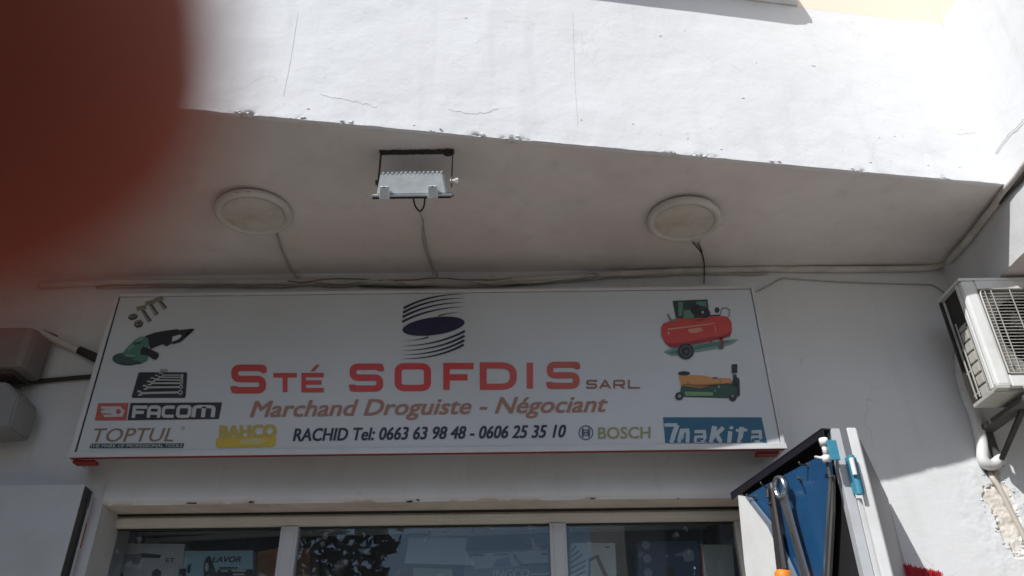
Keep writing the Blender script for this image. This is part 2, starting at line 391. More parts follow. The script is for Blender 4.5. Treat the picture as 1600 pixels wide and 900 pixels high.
# --- side mass on the right: left face (x = 2.125), underside (z = 3.285)
ys = lin(-2.6, .0, 120)
bm = sheetgrid(ys, lin(3.285, 4.575, 80), lambda y, z: Vector((2.125+.004*fbm((y*2, z*2, 7), 4), y, z+(0.002*fbm((y*30, 0, 0), 3) if z < 3.29 else 0))))
bmesh.ops.reverse_faces(bm, faces=bm.faces); fin('side_wall', bm, M['side'], B, True)
bm = sheetgrid(ys, lin(4.5755, 7.2, 30), lambda y, z: Vector((2.125+.004*fbm((y*2, z*2, 7), 4), y, z)))
bmesh.ops.reverse_faces(bm, faces=bm.faces); fin('upper_side_wall', bm, M['beige'], B, True)
bm = bmesh.new(); box(bm, (2.131, -2.6, 3.287), (5.0, -.001, 3.40)); fin('side_soffit', bm, M['soffit'], B)
bm = bmesh.new(); box(bm, (2.131, -2.6, 3.402), (5.0, -2.5, 7.2)); fin('street_front', bm, M['side'], B)
bm = bmesh.new(); box(bm, (2.145, .31, 0), (5.0, 6, 7.2)); box(bm, (XL, .001, ZS+.03), (2.10, 6, 7.19)); fin('building_core', bm, M['wall'], B)
blk_ = thing('left_light_blocker', 'unseen wall added beyond the left edge to darken the left side', 'building', (-3.5, -2.2, 0))  # unseen wall, added to block light from the left part of the shop wall
boxo('wall', (-7.5, -2.3, 0), (-3.45, -.01, 7.5), mat('light blocker plaster', (.24, .22, .20), .9, bump=.003), blk_, 0)
# --- window ledge on the front with a rounded moulded end
e0, e1 = -1.3, 1.385
nrm = Vector((.155, -1, 0)).normalized(); alo = Vector((1, .155, 0)).normalized()
prof = [(0, 4.578), (.055, 4.584), (.085, 4.596), (.105, 4.620), (.118, 4.628), (.122, 4.665), (.0, 4.67)]
bm = bmesh.new(); rings = []
for i, x in enumerate([e0]+lin(e0+.05, e1-.05, 40)+[e1-.02, e1]):
    k = 1.0 if i < 41 else (.93 if i == 41 else .84)
    c = Vector((x, edge_y(x)-.004, 0))
    rings.append([bm.verts.new(c-alo*(.075*d/.12 if i > 38 else 0)+nrm*(d*k)+Vector((0, 0, z+.0012*fbm((x*20, d*30, 1), 3)))) for d, z in prof])
for A, C_ in zip(rings, rings[1:]):
    for k in range(len(prof)): bm.faces.new((A[k], A[(k+1) % len(prof)], C_[(k+1) % len(prof)], C_[k]))
bm.faces.new(rings[0][::-1]); bm.faces.new(rings[-1]); bmesh.ops.recalc_face_normals(bm, faces=bm.faces)
fin('ledge', bm, M['side'], B)
# --- cracks cut as thin dark grooves raised edges on the front
def crack(pts, w_, parent, name='crack', m=None, yoff=-.006):
    bm = bmesh.new(); P = spline([Vector((u, v, 0)) for u, v in pts], 14)
    L = []
    for i, p in enumerate(P):
        j = noise.noise(Vector((p.x*.13, p.y*.13, 3)))*3.0+noise.noise(Vector((p.x*.5, p.y*.5, 3)))*1.2
        r = sight(p.x, p.y+j); n_ = Vector((-.155, 1, 0)); t = (-(.972)-n_.dot(CAM))/n_.dot(r); q = CAM+r*t
        L.append(q)
    for i in range(len(L)-1):
        ww = w_*(.4+.9*abs(noise.noise(L[i]*40)))
        a, b = L[i], L[i+1]; s = (b-a).normalized(); n_ = s.cross(nrm).normalized()*ww
        f = [Vector((q.x, frontf(q.x, q.z).y-.0009, q.z)) for q in (a+n_, a-n_, b-n_, b+n_)]
        prism(bm, f, -nrm*.002)
    return fin(name, bm, m or flat('crack shade', (.50, .50, .51), .9), parent)
for pts, w_ in (([(466, 20), (455, 90), (443, 150)], .0007), ([(895, 20), (898, 120), (903, 200)], .0006),
                ([(500, 148), (560, 160), (590, 168)], .0006), ([(700, 172), (745, 178), (780, 170)], .0007),
                ([(1496, 210), (1510, 209), (1525, 208)], .0007)):
    crack(pts, w_, B)
# crack down the upper side wall
bm = bmesh.new(); P = [at_x(u, v, 2.119) for u, v in ((1600, 186), (1590, 197), (1580, 207), (1570, 218), (1563, 228), (1556, 238))]
P = [p+Vector((0, noise.noise(p*40)*.006, noise.noise(p*50)*.006)) for p in spline(P, 6)]
tube(bm, P, .0016, 4); fin('crack', bm, flat('crack shade', (.34, .34, .34)), B)
# --- red and dark bits on the left jamb
a = at_y(127, 834, -.006); boxo('hinge_plate', a-Vector((.016, 0, .055)), a+Vector((.010, .02, .045)), M['red'], B)
a = at_y(118, 862, -.006); boxo('latch', a-Vector((.012, 0, .03)), a+Vector((.005, .02, .02)), M['black'], B)

# --- shop window (part) with panes, stiles as sub-parts
YF = .155
wp = at_y(178, 818, YF)
FT = ZO-.004; GT = at_y(468, 822, YF).z
xl0, xl1 = at_y(172, 825, YF).x-.055, at_y(180, 826, YF).x
mull = [(at_y(440, 822, YF).x, at_y(467, 822, YF).x), (at_y(858, 815, YF).x, at_y(884, 815, YF).x)]
xr0, xr1 = at_y(1147, 813, YF).x, XO1-.006
win = bpy.data.objects.new('shop_window', None); COL.objects.link(win); win.parent = B
bm = bmesh.new(); box(bm, (xl0, YF, GT), (xr1, YF+.05, FT), .003); box(bm, (xl0+.003, YF-.012, FT-.038), (xr1-.003, YF-.001, FT-.012), .004)
box(bm, (xl0+.003, YF-.006, GT+.002), (xr1-.003, YF-.0005, GT+.018), .002)
fin('top_rail', bm, M['ivory'], win)
boxo('head_gap', (xl0, YF-.016, FT-.0035), (xr1, YF-.002, FT+.0035), M['dark'], win, 0)
boxo('stile', (xl0, YF, 0), (xl1, YF+.05, GT-.001), M['ivory'], win, .003)
boxo('stile', (xr0, YF, 0), (xr1, YF+.05, GT-.001), M['ivory'], win, .003)
for a, b in mull:
    bm = bmesh.new(); box(bm, (a, YF-.006, 0), (b, YF+.05, GT-.001), .003); box(bm, (a+.018, YF-.010, 0), (b-.012, YF-.0065, GT-.002), .0015)
    fin('mullion', bm, M['mull'], win)
ed = [xl1, mull[0][0], mull[0][1], mull[1][0], mull[1][1], xr0]
for i in range(3):
    boxo('pane', (ed[2*i]-.004, YF+.022, .2), (ed[2*i+1]+.004, YF+.027, GT+.004), M['glass'], win, 0)
    bm = bmesh.new(); box(bm, (ed[2*i], YF+.012, GT-.006), (ed[2*i+1], YF+.021, GT-.0005)); fin('gasket', bm, M['dark'], win)
# --- room behind
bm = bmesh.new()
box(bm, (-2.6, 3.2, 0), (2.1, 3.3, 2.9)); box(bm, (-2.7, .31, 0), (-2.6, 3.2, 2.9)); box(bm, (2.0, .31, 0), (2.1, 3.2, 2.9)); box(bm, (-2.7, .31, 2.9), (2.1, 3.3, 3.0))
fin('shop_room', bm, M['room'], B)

# ================================================================== DOORS (folded open), parts of the building
# left leaf, folded flat against the wall
LA = at_y(132, 757, -.13)
dl = bpy.data.objects.new('door_leaf', None); COL.objects.link(dl); dl.parent = B; dl['label'] = 'white door leaf folded open left of the shop window'
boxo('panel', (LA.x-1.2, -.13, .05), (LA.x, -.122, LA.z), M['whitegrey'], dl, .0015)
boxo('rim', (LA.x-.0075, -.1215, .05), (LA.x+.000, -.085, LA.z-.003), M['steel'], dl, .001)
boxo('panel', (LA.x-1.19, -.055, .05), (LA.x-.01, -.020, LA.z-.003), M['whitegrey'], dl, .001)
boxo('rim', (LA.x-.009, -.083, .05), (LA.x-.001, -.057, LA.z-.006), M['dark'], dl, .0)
h = at_y(140, 775, -.10); bm = bmesh.new(); cyl(bm, h-Vector((0, 0, .05)), (0, 0, 1), .007, .07, 10); cyl(bm, h-Vector((.01, .01, .03)), (.3, 0, 1), .004, .05, 6); fin('hinge', bm, M['black'], dl)
# right door: first leaf swings straight out from the jamb, second folds back to the wall
ZD = 2.42
A0 = Vector((.905, -.12, 0)); A1 = Vector((1.038, -.845, 0)); dA = (A1-A0).normalized(); nA = Vector((dA.y, -dA.x, 0))   # nA looks left, to the room side
def leafp(s, z, off=0): return A0+dA*s+nA*off+Vector((0, 0, z))
def on_leaf(u, v, off=0.0):
    r = sight(u, v); o_ = A0+nA*off; t = (o_-CAM).dot(nA)/r.dot(nA); return CAM+r*t
LEN = (A1-A0).length
def slab(bm, s0, s1, z0, z1, o0, o1):
    P = [leafp(s0, z0, o0), leafp(s1, z0, o0), leafp(s1, z0, o1), leafp(s0, z0, o1)]; prism(bm, P, (0, 0, z1-z0))
dr = bpy.data.objects.new('door_leaf', None); COL.objects.link(dr); dr.parent = B; dr['label'] = 'blue lined door leaf swung out right of the window'
bm = bmesh.new(); slab(bm, 0, LEN-.003, .05, ZD-.002, -.03, -.024); fin('panel', bm, M['black'], dr)  # leaf back coloured black to stand for the dark void beside the board
bm = bmesh.new(); slab(bm, 0, LEN-.004, ZD-.001, ZD+.004, -.03, .030); slab(bm, .0, LEN-.004, ZD-.024, ZD-.002, .024, .029); fin('top_flange', bm, M['navy'], dr)
# outer edge post (near the street) and its sunlit front
def post(name, a, b, c, d, m, z1=ZD, parent=dr, z0=.05):
    bm = bmesh.new(); prism(bm, [a+Vector((0, 0, z0)), b+Vector((0, 0, z0)), c+Vector((0, 0, z0)), d+Vector((0, 0, z0))], (0, 0, z1-z0)); bmesh.ops.bevel(bm, geom=list(bm.edges), offset=.002, segments=2, affect='EDGES'); return fin(name, bm, m, parent)
q0 = at_z(1297, 669, ZD+.005); q1 = at_z(1312, 669, ZD+.005)
for q in (q0, q1): q.z = 0
back1 = Vector((.10, .62, 0)).normalized()
post('edge_post', q0, q1, q1+Vector((.006, .045, 0)), q0+Vector((.004, .045, 0)), M['whitegrey'], ZD+.005)
# second leaf, from the street edge back to the wall
p0 = at_z(1322, 668, ZD+.008); p1 = at_z(1337, 668, ZD+.008); p0.z = p1.z = 0
w0 = Vector((1.515, -.03, 0)); w1 = Vector((1.565, -.015, 0))
d2 = bpy.data.objects.new('door_leaf', None); COL.objects.link(d2); d2.parent = B; d2['label'] = 'white door leaf folded back to the wall on the far right'
e = (w1-p1).normalized()
post('front_stile', p0, p1, p1+e*.05, p0+e*.05, M['white'], ZD+.008, d2)
bm = bmesh.new(); prism(bm, [p0+e*.052+Vector((.004, 0, .05)), p1+e*.052-Vector((.003, 0, -.05)), w1+Vector((-.004, 0, .05)), w0+Vector((.004, 0, .05))], (0, 0, ZD-.045)); fin('panel', bm, flat('shaded leaf grey violet', (.15, .14, .165), .5), d2)  # dark colour puts the shade of the leaf's right side into the paint
# middle cover strip between the two stiles (lower down it fills the gap)
g0 = at_z(1321, 700, ZD-.12); g0.z = 0
post('cover_strip', q1+Vector((.002, .002, 0)), p0+Vector((-.002, .004, 0)), p0+Vector((0, .03, 0)), q1+Vector((.004, .03, 0)), M['white'], at_y(1335, 778, p0.y).z, d2)
# hinges
def hinge(u0, v0, u1, v1, y, w_, parent, m=M['bluel'], r=.011):
    a = at_y(u0, v0, y); b = at_y(u1, v1, y); c = (a+b)/2
    bm = bmesh.new(); z0, z1 = min(a.z, b.z), max(a.z, b.z); x = c.x
    for k in range(2):
        za = z0+(z1-z0)*(k*.5); cyl(bm, (x, y, za+.001), (0, 0, 1), r, (z1-z0)*.5-.002, 14)
    box(bm, (x-w_, y+.004, z0+.004), (x+w_, y+.009, z1-.004), .001)
    return fin('hinge', bm, m, parent, smooth=False)
hinge(1333, 712, 1340, 773, p0.y-.016, .018, d2)
bm = bmesh.new(); a = at_y(1330, 716, p0.y-.030); b_ = at_y(1333, 742, p0.y-.030); cyl(bm, (a.x, a.y, b_.z), (0, 0, 1), .0075, a.z-b_.z, 12); fin('hinge_pin', bm, M['white'], d2)
a = on_leaf(1294, 688, .045); b_ = on_leaf(1298, 721, .045)
bm = bmesh.new(); box(bm, (a.x-.006, a.y-.004, b_.z), (a.x+.024, a.y+.004, a.z), .002); fin('hinge', bm, M['bluel'], dr)
bm = bmesh.new()
a = on_leaf(1287, 690, .05); cyl(bm, a-Vector((0, 0, .012)), (0, 0, 1), .014, .022, 12)
a = on_leaf(1289, 702, .05); cyl(bm, a-Vector((0, 0, .018)), (0, 0, 1), .009, .035, 12)
a = on_leaf(1291, 717, .05); cyl(bm, a-Vector((0, 0, .010)), (0, 0, 1), .013, .02, 12)
tube(bm, [on_leaf(1274, 714, .055), on_leaf(1292, 717, .055)], .0045, 8)
fin('hinge_barrel', bm, M['white'], dr, True)
bm = bmesh.new(); tube(bm, [on_leaf(1293, 722, .045), on_leaf(1295, 735, .045), on_leaf(1297, 746, .045)], .006, 6); fin('stay_rod', bm, M['steel'], dr)
# white inner lining at the jamb side, catching the sun lower down
bm = bmesh.new()
P = [on_leaf(u, v, .030) for u, v in ((1153, 774), (1164, 776), (1200, 822), (1262, 960), (1330, 1140), (1195, 1140), (1163, 880))]
prism(bm, P, -nA*.010); fin('lining_panel', bm, M['white'], dr)
bm = bmesh.new()
P = [on_leaf(u, v, .033) for u, v in ((1164, 776), (1170, 777), (1206, 822), (1268, 960), (1262, 960), (1199, 822))]
prism(bm, P, -nA*.012); fin('lining_edge', bm, flat('lining edge grey', (.16, .19, .24)), dr)

# ================================================================== TOOL DISPLAY BOARD with hooks
tb = thing('tool_board', 'tapering blue painted tool board hung inside the open door leaf', 'display board')
bm = bmesh.new(); P = [on_leaf(u, v, .014) for u, v in ((1160, 777), (1293, 706), (1297, 745), (1287, 900), (1283, 1010), (1262, 1010), (1200, 850))]
prism(bm, P, -nA*.012); fin('board', bm, M['blue'], tb)
bm = bmesh.new(); P = [on_leaf(u, v, .018) for u, v in ((1294.5, 745), (1297, 745), (1288, 900), (1284, 1010), (1281.5, 1010), (1285.5, 900))]
prism(bm, P, -nA*.006); fin('edge_strip', bm, M['chrome'], tb)
bm = bmesh.new(); P = [on_leaf(u, v, .010) for u, v in ((1297.5, 742), (1301, 742), (1301, 800), (1294, 930), (1292, 1010), (1285, 1010), (1290, 900))]
prism(bm, P, -nA*.010); fin('rubber_strip', bm, M['rubber'], tb)
for (u, v), (u2, v2) in (((1262, 727), (1249, 725)), ((1182, 777), (1167, 775)), ((1203, 765), (1189, 756)), ((1251, 750), (1247, 748))):
    a = on_leaf(u, v, .015); bm = bmesh.new(); b_ = on_leaf(u2, v2, .05)
    tube(bm, [a, a*.5+b_*.5+Vector((0, 0, -.001)), b_, b_+Vector((0, 0, .008))], .0028, 6); box(bm, a-Vector((.004, .004, .008)), a+Vector((.004, .004, .008)), .001); fin('hook', bm, M['steel'], tb, True)

# ================================================================== WRENCH and PRY BAR
wr = thing('wrench', 'large chrome combination wrench hanging by its ring from the blue board', 'wrench')
c = on_leaf(1220, 762, .055); low = on_leaf(1262, 905, .050); low2 = on_leaf(1275, 960, .050)
d = (low-c).normalized(); side = d.cross(nA).normalized(); nn = side.cross(d).normalized()
bm = bmesh.new()     # ring: oval band
N = 40
def ringpt(a, ra, rb, h): return c+side*(math.cos(a)*ra)+d*(math.sin(a)*rb)+nn*h
R4 = []
for k in range(N):
    a = 2*math.pi*k/N; tooth = .0012*math.cos(a*12)
    R4.append([bm.verts.new(x) for x in (ringpt(a, .037, .041, .012), ringpt(a, .039, .043, 0), ringpt(a, .037, .041, -.012), ringpt(a, .027+tooth, .0300+tooth, -.010), ringpt(a, .027+tooth, .0300+tooth, .010))])
for k in range(N):
    A, B_ = R4[k], R4[(k+1) % N]
    for j in range(5): bm.faces.new((A[j], A[(j+1) % 5], B_[(j+1) % 5], B_[j]))
bmesh.ops.recalc_face_normals(bm, faces=bm.faces); fin('ring', bm, M['chrome'], wr, True)
bm = bmesh.new(); s0 = c+d*.038; s1 = c+(low2-c)*1.0
def barsec(p, a, t): return [p+side*a-nn*t*.5, p+side*a*.7-nn*t, p-side*a*.7-nn*t, p-side*a-nn*t*.5, p-side*a+nn*t*.5, p-side*a*.7+nn*t, p+side*a*.7+nn*t, p+side*a+nn*t*.5]
secs = [(0, .027, .007), (.06, .0225, .006), (.3, .0205, .0055), (1, .0235, .006)]
rg = [[bm.verts.new(x) for x in barsec(s0.lerp(s1, t), a, h_)] for t, a, h_ in secs]
for A, C_ in zip(rg, rg[1:]):
    for k in range(8): bm.faces.new((A[k], A[(k+1) % 8], C_[(k+1) % 8], C_[k]))
bm.faces.new(rg[0]); bm.faces.new(rg[-1][::-1]); bmesh.ops.recalc_face_normals(bm, faces=bm.faces); fin('shank', bm, M['chrome'], wr)
bm = bmesh.new()     # open jaw at the foot, below the picture
j0 = s1
for sgn in (-1, 1):
    prism(bm, [j0+side*sgn*.004-nn*.006, j0+side*sgn*.030+d*.02-nn*.006, j0+side*sgn*.034+d*.055-nn*.006, j0+side*sgn*.018+d*.060-nn*.006, j0+side*sgn*.017+d*.028-nn*.006], nn*.012)
fin('jaw', bm, M['chrome'], wr)
bm = bmesh.new()
for k in range(9):
    p = s0.lerp(s1, .33+.022*k if k < 4 else .62+.022*k)+nn*.0062
    p2 = p+d*.004; prism(bm, [p-side*.004, p+side*.004, p2+side*.004, p2-side*.004], nn*.0006)
tag(fin('stamped_marks', bm, M['steel'], wr), None, None, kind='stuff')

pb = thing('pry_bar', 'dark steel bar with an orange grip hanging left of the chrome wrench', 'tool')
t0 = on_leaf(1203, 756, .045); t1 = on_leaf(1223, 890, .045); t2 = on_leaf(1226, 915, .045); t3 = on_leaf(1240, 1010, .045)
dd = (t1-t0).normalized(); sd_ = dd.cross(nA).normalized()
bm = bmesh.new(); ns_ = sd_.cross(dd).normalized()
rg = []
for t, a, h_ in ((0, .013, .004), (.06, .017, .006), (.5, .0225, .008), (1, .0265, .012)):
    p = t0.lerp(t1, t); rg.append([bm.verts.new(x) for x in [p+sd_*a, p+sd_*a*.8+ns_*h_, p-sd_*a*.8+ns_*h_, p-sd_*a, p-sd_*a*.8-ns_*h_, p+sd_*a*.8-ns_*h_]])
for A, C_ in zip(rg, rg[1:]):
    for k in range(6): bm.faces.new((A[k], A[(k+1) % 6], C_[(k+1) % 6], C_[k]))
bm.faces.new(rg[0]); bm.faces.new(rg[-1][::-1]); bmesh.ops.recalc_face_normals(bm, faces=bm.faces); fin('blade', bm, M['steel'], pb)
bm = bmesh.new(); tube(bm, [t1, t1.lerp(t2, .2), t2, t3], [.022, .0290, .028, .022], 16); fin('grip', bm, M['orange'], pb, True)
bm = bmesh.new(); tube(bm, [t0+Vector((-.012, -.0, -.02)), t0+Vector((-.016, -.0, -.05))], .007, 8); tube(bm, [t0+dd*.07+ns_*.008, t0+dd*.075+ns_*.014], .005, 8); fin('rivet', bm, M['black'], pb)

# ================================================================== SIGN
YS = -.166
KS = (3.3-.166)/(3.3-.150)
def sx_(x): return x*KS
def sz_(z): return 1.5+(z-1.5)*KS
sg = thing('shop_sign', 'long white shop sign board over the window with red lettering and tool pictures', 'sign')
def sp(u, v, lay=0): return at_y(u, v, YS-.001-.0009*lay)
SW = lambda x, y, z: (sx_(x), y, sz_(z))
boxo('face_panel', SW(-1.822, YS, 2.6215), SW(1.108, YS+.012, 3.368), M['face'], sg, 0)
boxo('side_rim', SW(-1.850, YS-.006, 2.598), SW(-1.829, -.02, 3.384), M['flange'], sg, .003)
boxo('side_rim', SW(1.111, YS-.006, 2.598), SW(1.128, -.02, 3.384), M['flange'], sg, .003)
boxo('top_rim', SW(-1.828, YS-.006, 3.371), SW(1.110, -.02, 3.386), M['flange'], sg, .003)
bm = bmesh.new(); box(bm, SW(-1.852, YS-.010, 2.596), SW(1.131, YS+.01, 2.620), .003); box(bm, SW(-1.851, YS-.0125, 2.5955), SW(1.130, YS-.0105, 2.606), .0008); o = fin('bottom_rim', bm, M['flange'], sg)
boxo('gap_strip', SW(-1.8285, YS-.0005, 2.6215), SW(-1.8225, YS+.010, 3.368), M['dark'], sg, 0)
boxo('red_lip', SW(-1.838, YS-.008, 2.5915), SW(1.120, YS+.004, 2.5950), M['red'], sg, .001)
for x in (-1.79, 1.055): boxo('mount_bracket', SW(x-.045, YS+.013, 2.580), SW(x+.045, YS+.055, 2.5935), M['red'], sg, .002)

def poly(name, rings, m, lay=0, parent=sg):
    """flat print: list of pixel polygons"""
    bm = bmesh.new()
    for k_, r in enumerate(rings):
        vs = [bm.verts.new(sp(u, v, lay+.14*(k_ % 6))) for u, v in r]
        try: bm.faces.new(vs)
        except ValueError: pass
    bmesh.ops.triangulate(bm, faces=list(bm.faces))
    for f in bm.faces:
        f.normal_update()
        if f.normal.y > 0: f.normal_flip()
    return fin(name, bm, m, parent)
def ell(cx, cy, a, b, rot=0, n=28):
    c_, s_ = math.cos(R(rot)), math.sin(R(rot))
    return [(cx+a*math.cos(t)*c_+b*math.sin(t)*s_, cy-a*math.cos(t)*s_+b*math.sin(t)*c_) for t in [2*math.pi*k/n for k in range(n)]]
def stroke(pts, w_, closed=False, miter=True, hw=None):
    """polyline to quads with mitred joints; hw(i) optional half width"""
    P = [Vector((x, y, 0)) for x, y in pts]; n = len(P); out = []; L = []
    for i in range(n):
        a = P[i-1] if (i > 0 or closed) else None; b = P[(i+1) % n] if (i < n-1 or closed) else None
        d1 = (P[i]-a).normalized() if a is not None else None; d2_ = (b-P[i]).normalized() if b is not None else None
        if d1 is None: d1 = d2_
        if d2_ is None: d2_ = d1
        t = (d1+d2_); t = t.normalized() if t.length > 1e-6 else d1
        nn_ = Vector((-t.y, t.x, 0)); k = 1/max(.35, nn_.dot(Vector((-d1.y, d1.x, 0))))
        h_ = (hw(i) if hw else w_/2)*k; L.append((P[i]+nn_*h_, P[i]-nn_*h_))
    m_ = n if closed else n-1
    for i in range(m_):
        A, B_ = L[i], L[(i+1) % n]; out.append([(q.x, q.y) for q in (A[0], B_[0], B_[1], A[1])])
    return out
def rnd(pts, r, closed=False, n=4):
    """round the corners of a polyline"""
    P = [Vector((x, y)) for x, y in pts]; out = []
    N_ = len(P)
    for i in range(N_):
        if not closed and i in (0, N_-1): out.append(tuple(P[i])); continue
        a, p, b = P[i-1], P[i], P[(i+1) % N_]
        r1 = min(r, (a-p).length*.49, (b-p).length*.49)
        s = p+(a-p).normalized()*r1; e_ = p+(b-p).normalized()*r1
        for k in range(n+1):
            t = k/n; out.append(tuple(s*(1-t)**2+p*2*t*(1-t)+e_*t*t))
    return out
# wide squared alphabet in a 1 x 1 cell, y downwards; each glyph: list of (polyline, closed)
GL = {
 'Dd': [(rnd([(.09, .91), (.09, .09), (.91, .09), (.91, .91)], .3, False)[:0]+[(.09, .09)]+rnd([(.09, .09), (.93, .09), (.93, .91), (.09, .91)], .36)[1:-1]+[(.09, .91)], True)],
 'S': [(rnd([(.93, .24), (.93, .09), (.09, .09), (.09, .5), (.91, .5), (.91, .91), (.07, .91), (.07, .76)], .17), False)],
 'T': [([(0, .1), (1, .1)], False), ([(.5, .1), (.5, 1)], False)],
 'E': [([(1, .1), (.1, .1), (.1, .91), (1, .91)], False), ([(.1, .5), (.9, .5)], False)],
 'O': [(rnd([(.09, .09), (.91, .09), (.91, .91), (.09, .91)], .2, True), True)],
 'F': [([(1, .1), (.1, .1), (.1, 1)], False), ([(.1, .53), (.8, .53)], False)],
 'D': [(rnd([(.09, .09), (.91, .09), (.91, .91), (.09, .91)], .3, True), True)],
 'I': [([(.5, 0), (.5, 1)], False)],
 'A': [(rnd([(.07, 1), (.5, .06), (.93, 1)], .02), False), ([(.2, .68), (.8, .68)], False)],
 'R': [(rnd([(.09, 1), (.09, .09), (.9, .09), (.9, .58), (.09, .58)], .12), False), ([(.55, .58), (.93, 1)], False)],
 'L': [([(.09, 0), (.09, .91), (1, .91)], False)],
 'a': [(rnd([(.12, 1), (.12, .1), (.88, .1), (.88, 1)], .22), False), ([(.12, .62), (.88, .62)], False)],
 'C': [(rnd([(.95, .12), (.1, .12), (.1, .89), (.95, .89)], .25), False)],
 'M': [(rnd([(.08, 1), (.08, .1), (.92, .1), (.92, 1)], .2), False), ([(.5, .1), (.5, 1)], False)],
}
def glyph(ch, x0, x1, yt, yb, w_, shear=0, wx=None):
    """w_ stroke thickness in cell height units; anisotropic: strokes are drawn in an isotropic box then stretched"""
    out = []
    W, H = x1-x0, yb-yt; asp = W/H
    for pts, cl in GL[ch]:
        # draw in space where x is scaled by half the stretch so verticals come out a little heavier
        k = asp**.62
        q = stroke([(x*k, y) for x, y in pts], w_, cl)
        out += [[(x0+(x/k)*W+(1-y)*H*shear, yt+y*H) for x, y in r] for r in q]
    return out
def word(name, items, m, w_, lay=1, shear=0):
    r = []
    for ch, x0, x1, yt, yb in items: r += glyph(ch, x0, x1, yt, yb, w_, shear)
    return poly(name, r, m, lay)
m_sof = ramp_print('faded red ink', [(0, (.46, .045, .03)), (.3, (.52, .05, .05)), (.6, (.56, .035, .03)), (.8, (.50, .07, .055)), (1, (.44, .09, .06))])
def L(u, l_, r_): return l_+(r_-l_)*(u-360)/(905-360)           # print lines run up slightly to the right
items = []
for ch, a, b, big in (('S', 362, 415, 1), ('T', 427, 464, 0), ('E', 471, 506, 0), ('S', 547, 598, 1), ('O', 617, 673, 1), ('F', 693, 740, 1), ('Dd', 750, 806, 1), ('I', 806, 850, 1), ('S', 855, 905, 1)):
    um = (a+b)/2; items.append((ch, a, b, L(um, 571, 566) if big else L(um, 584, 580), L(um, 614, 606)))
o = word('lettering', items, m_sof, .235); o['label'] = 'wide red capitals reading STÉ SOFDIS'
poly('accent_mark', [[(485, 580), (494, 570), (500, 570), (491, 580)]], flat('accent ink', (.42, .06, .05)), 1)
poly('lettering', [[(362, 614), (362, 604), (367, 604), (370, 614)], [(415, 571), (415, 583), (410, 583), (407, 573)], [(547, 611), (547, 601), (552, 601), (555, 611)], [(598, 568), (598, 580), (593, 580), (590, 570)], [(855, 606), (855, 597), (860, 597), (863, 606)], [(905, 566), (905, 577), (900, 577), (897, 568)]], flat('red ink serif', (.48, .06, .05)), 1.95)
m_brn = ramp_print('brown ink', [(0, (.25, .095, .06)), (1, (.26, .13, .085))])
word('lettering', [(c_, a, b, 593.5, 607) for c_, a, b in (('S', 916, 933), ('A', 936, 955), ('R', 958, 977), ('L', 981, 1000))], m_brn, .20)

# ---- letter outlines from the built-in typeface
def text(name, body, u0, u1, vb0, vb1, cap, m, bold=.0, shear=0, lay=1, parent=sg, plane=None, kern=1.0):
    """text between pixel columns u0..u1, baseline running from vb0 to vb1, cap height in pixels"""
    cu = bpy.data.curves.new('txt', 'FONT'); cu.body = body; cu.size = 1; cu.offset = 0; cu.shear = 0; cu.resolution_u = 3; cu.space_character = kern
    hc = bpy.data.curves.new('txtH', 'FONT'); hc.body = 'H'; hc.size = 1
    to = bpy.data.objects.new('tmp', cu); th = bpy.data.objects.new('tmph', hc); COL.objects.link(to); COL.objects.link(th)
    bpy.context.view_layer.update(); dg = bpy.context.evaluated_depsgraph_get()
    me = bpy.data.meshes.new_from_object(to.evaluated_get(dg)); mh = bpy.data.meshes.new_from_object(th.evaluated_get(dg))
    H = max(v.co.y for v in mh.vertices)
    bpy.data.objects.remove(to); bpy.data.objects.remove(th); bpy.data.meshes.remove(mh)
    for v in me.vertices: v.co.x += v.co.y*shear
    xa = min(v.co.x for v in me.vertices); xb = max(v.co.x for v in me.vertices)
    pf = plane or (lambda u, v: sp(u, v, lay))
    out = bmesh.new(); px = bold*cap*1.1
    sh_ = [(0, 0)] if bold < .004 else [(-px, 0), (px, 0), (0, 0)] if bold < .025 else [(-px, -px*.6), (px, -px*.6), (-px, px*.6), (px, px*.6), (0, 0)]
    for n_, (dx_, dy_) in enumerate(sh_):
        t_ = bmesh.new(); t_.from_mesh(me)
        for v in t_.verts:
            t = (v.co.x-xa)/(xb-xa); q = pf(u0+(u1-u0)*t+dx_, vb0+(vb1-vb0)*t-v.co.y/H*cap+dy_); v.co = q-Vector((0, .00006*n_, 0))
        m2_ = bpy.data.meshes.new('t'); t_.to_mesh(m2_); t_.free(); out.from_mesh(m2_); bpy.data.meshes.remove(m2_)
    out.to_mesh(me); out.free()
    me.materials.clear(); me.update()
    if len(me.polygons) and sum(p.normal.y*p.area for p in me.polygons) > 0: me.flip_normals()
    return link(name, me, m, parent)
m_mar = ramp_print('sun faded brown ink', [(0, (.32, .155, .105)), (.35, (.31, .15, .11)), (.62, (.31, .185, .125)), (.8, (.34, .25, .14)), (1, (.33, .28, .18))])
text('lettering', 'Marchand Droguiste - Négociant', 391, 949, 651.5, 643, 24.5, m_mar, .030, .30)
text('lettering', 'RACHID Tel: 0663 63 98 48 - 0606 25 35 10', 458, 884, 689, 683, 19, flat('navy ink', (.012, .014, .03)), .034, .25)
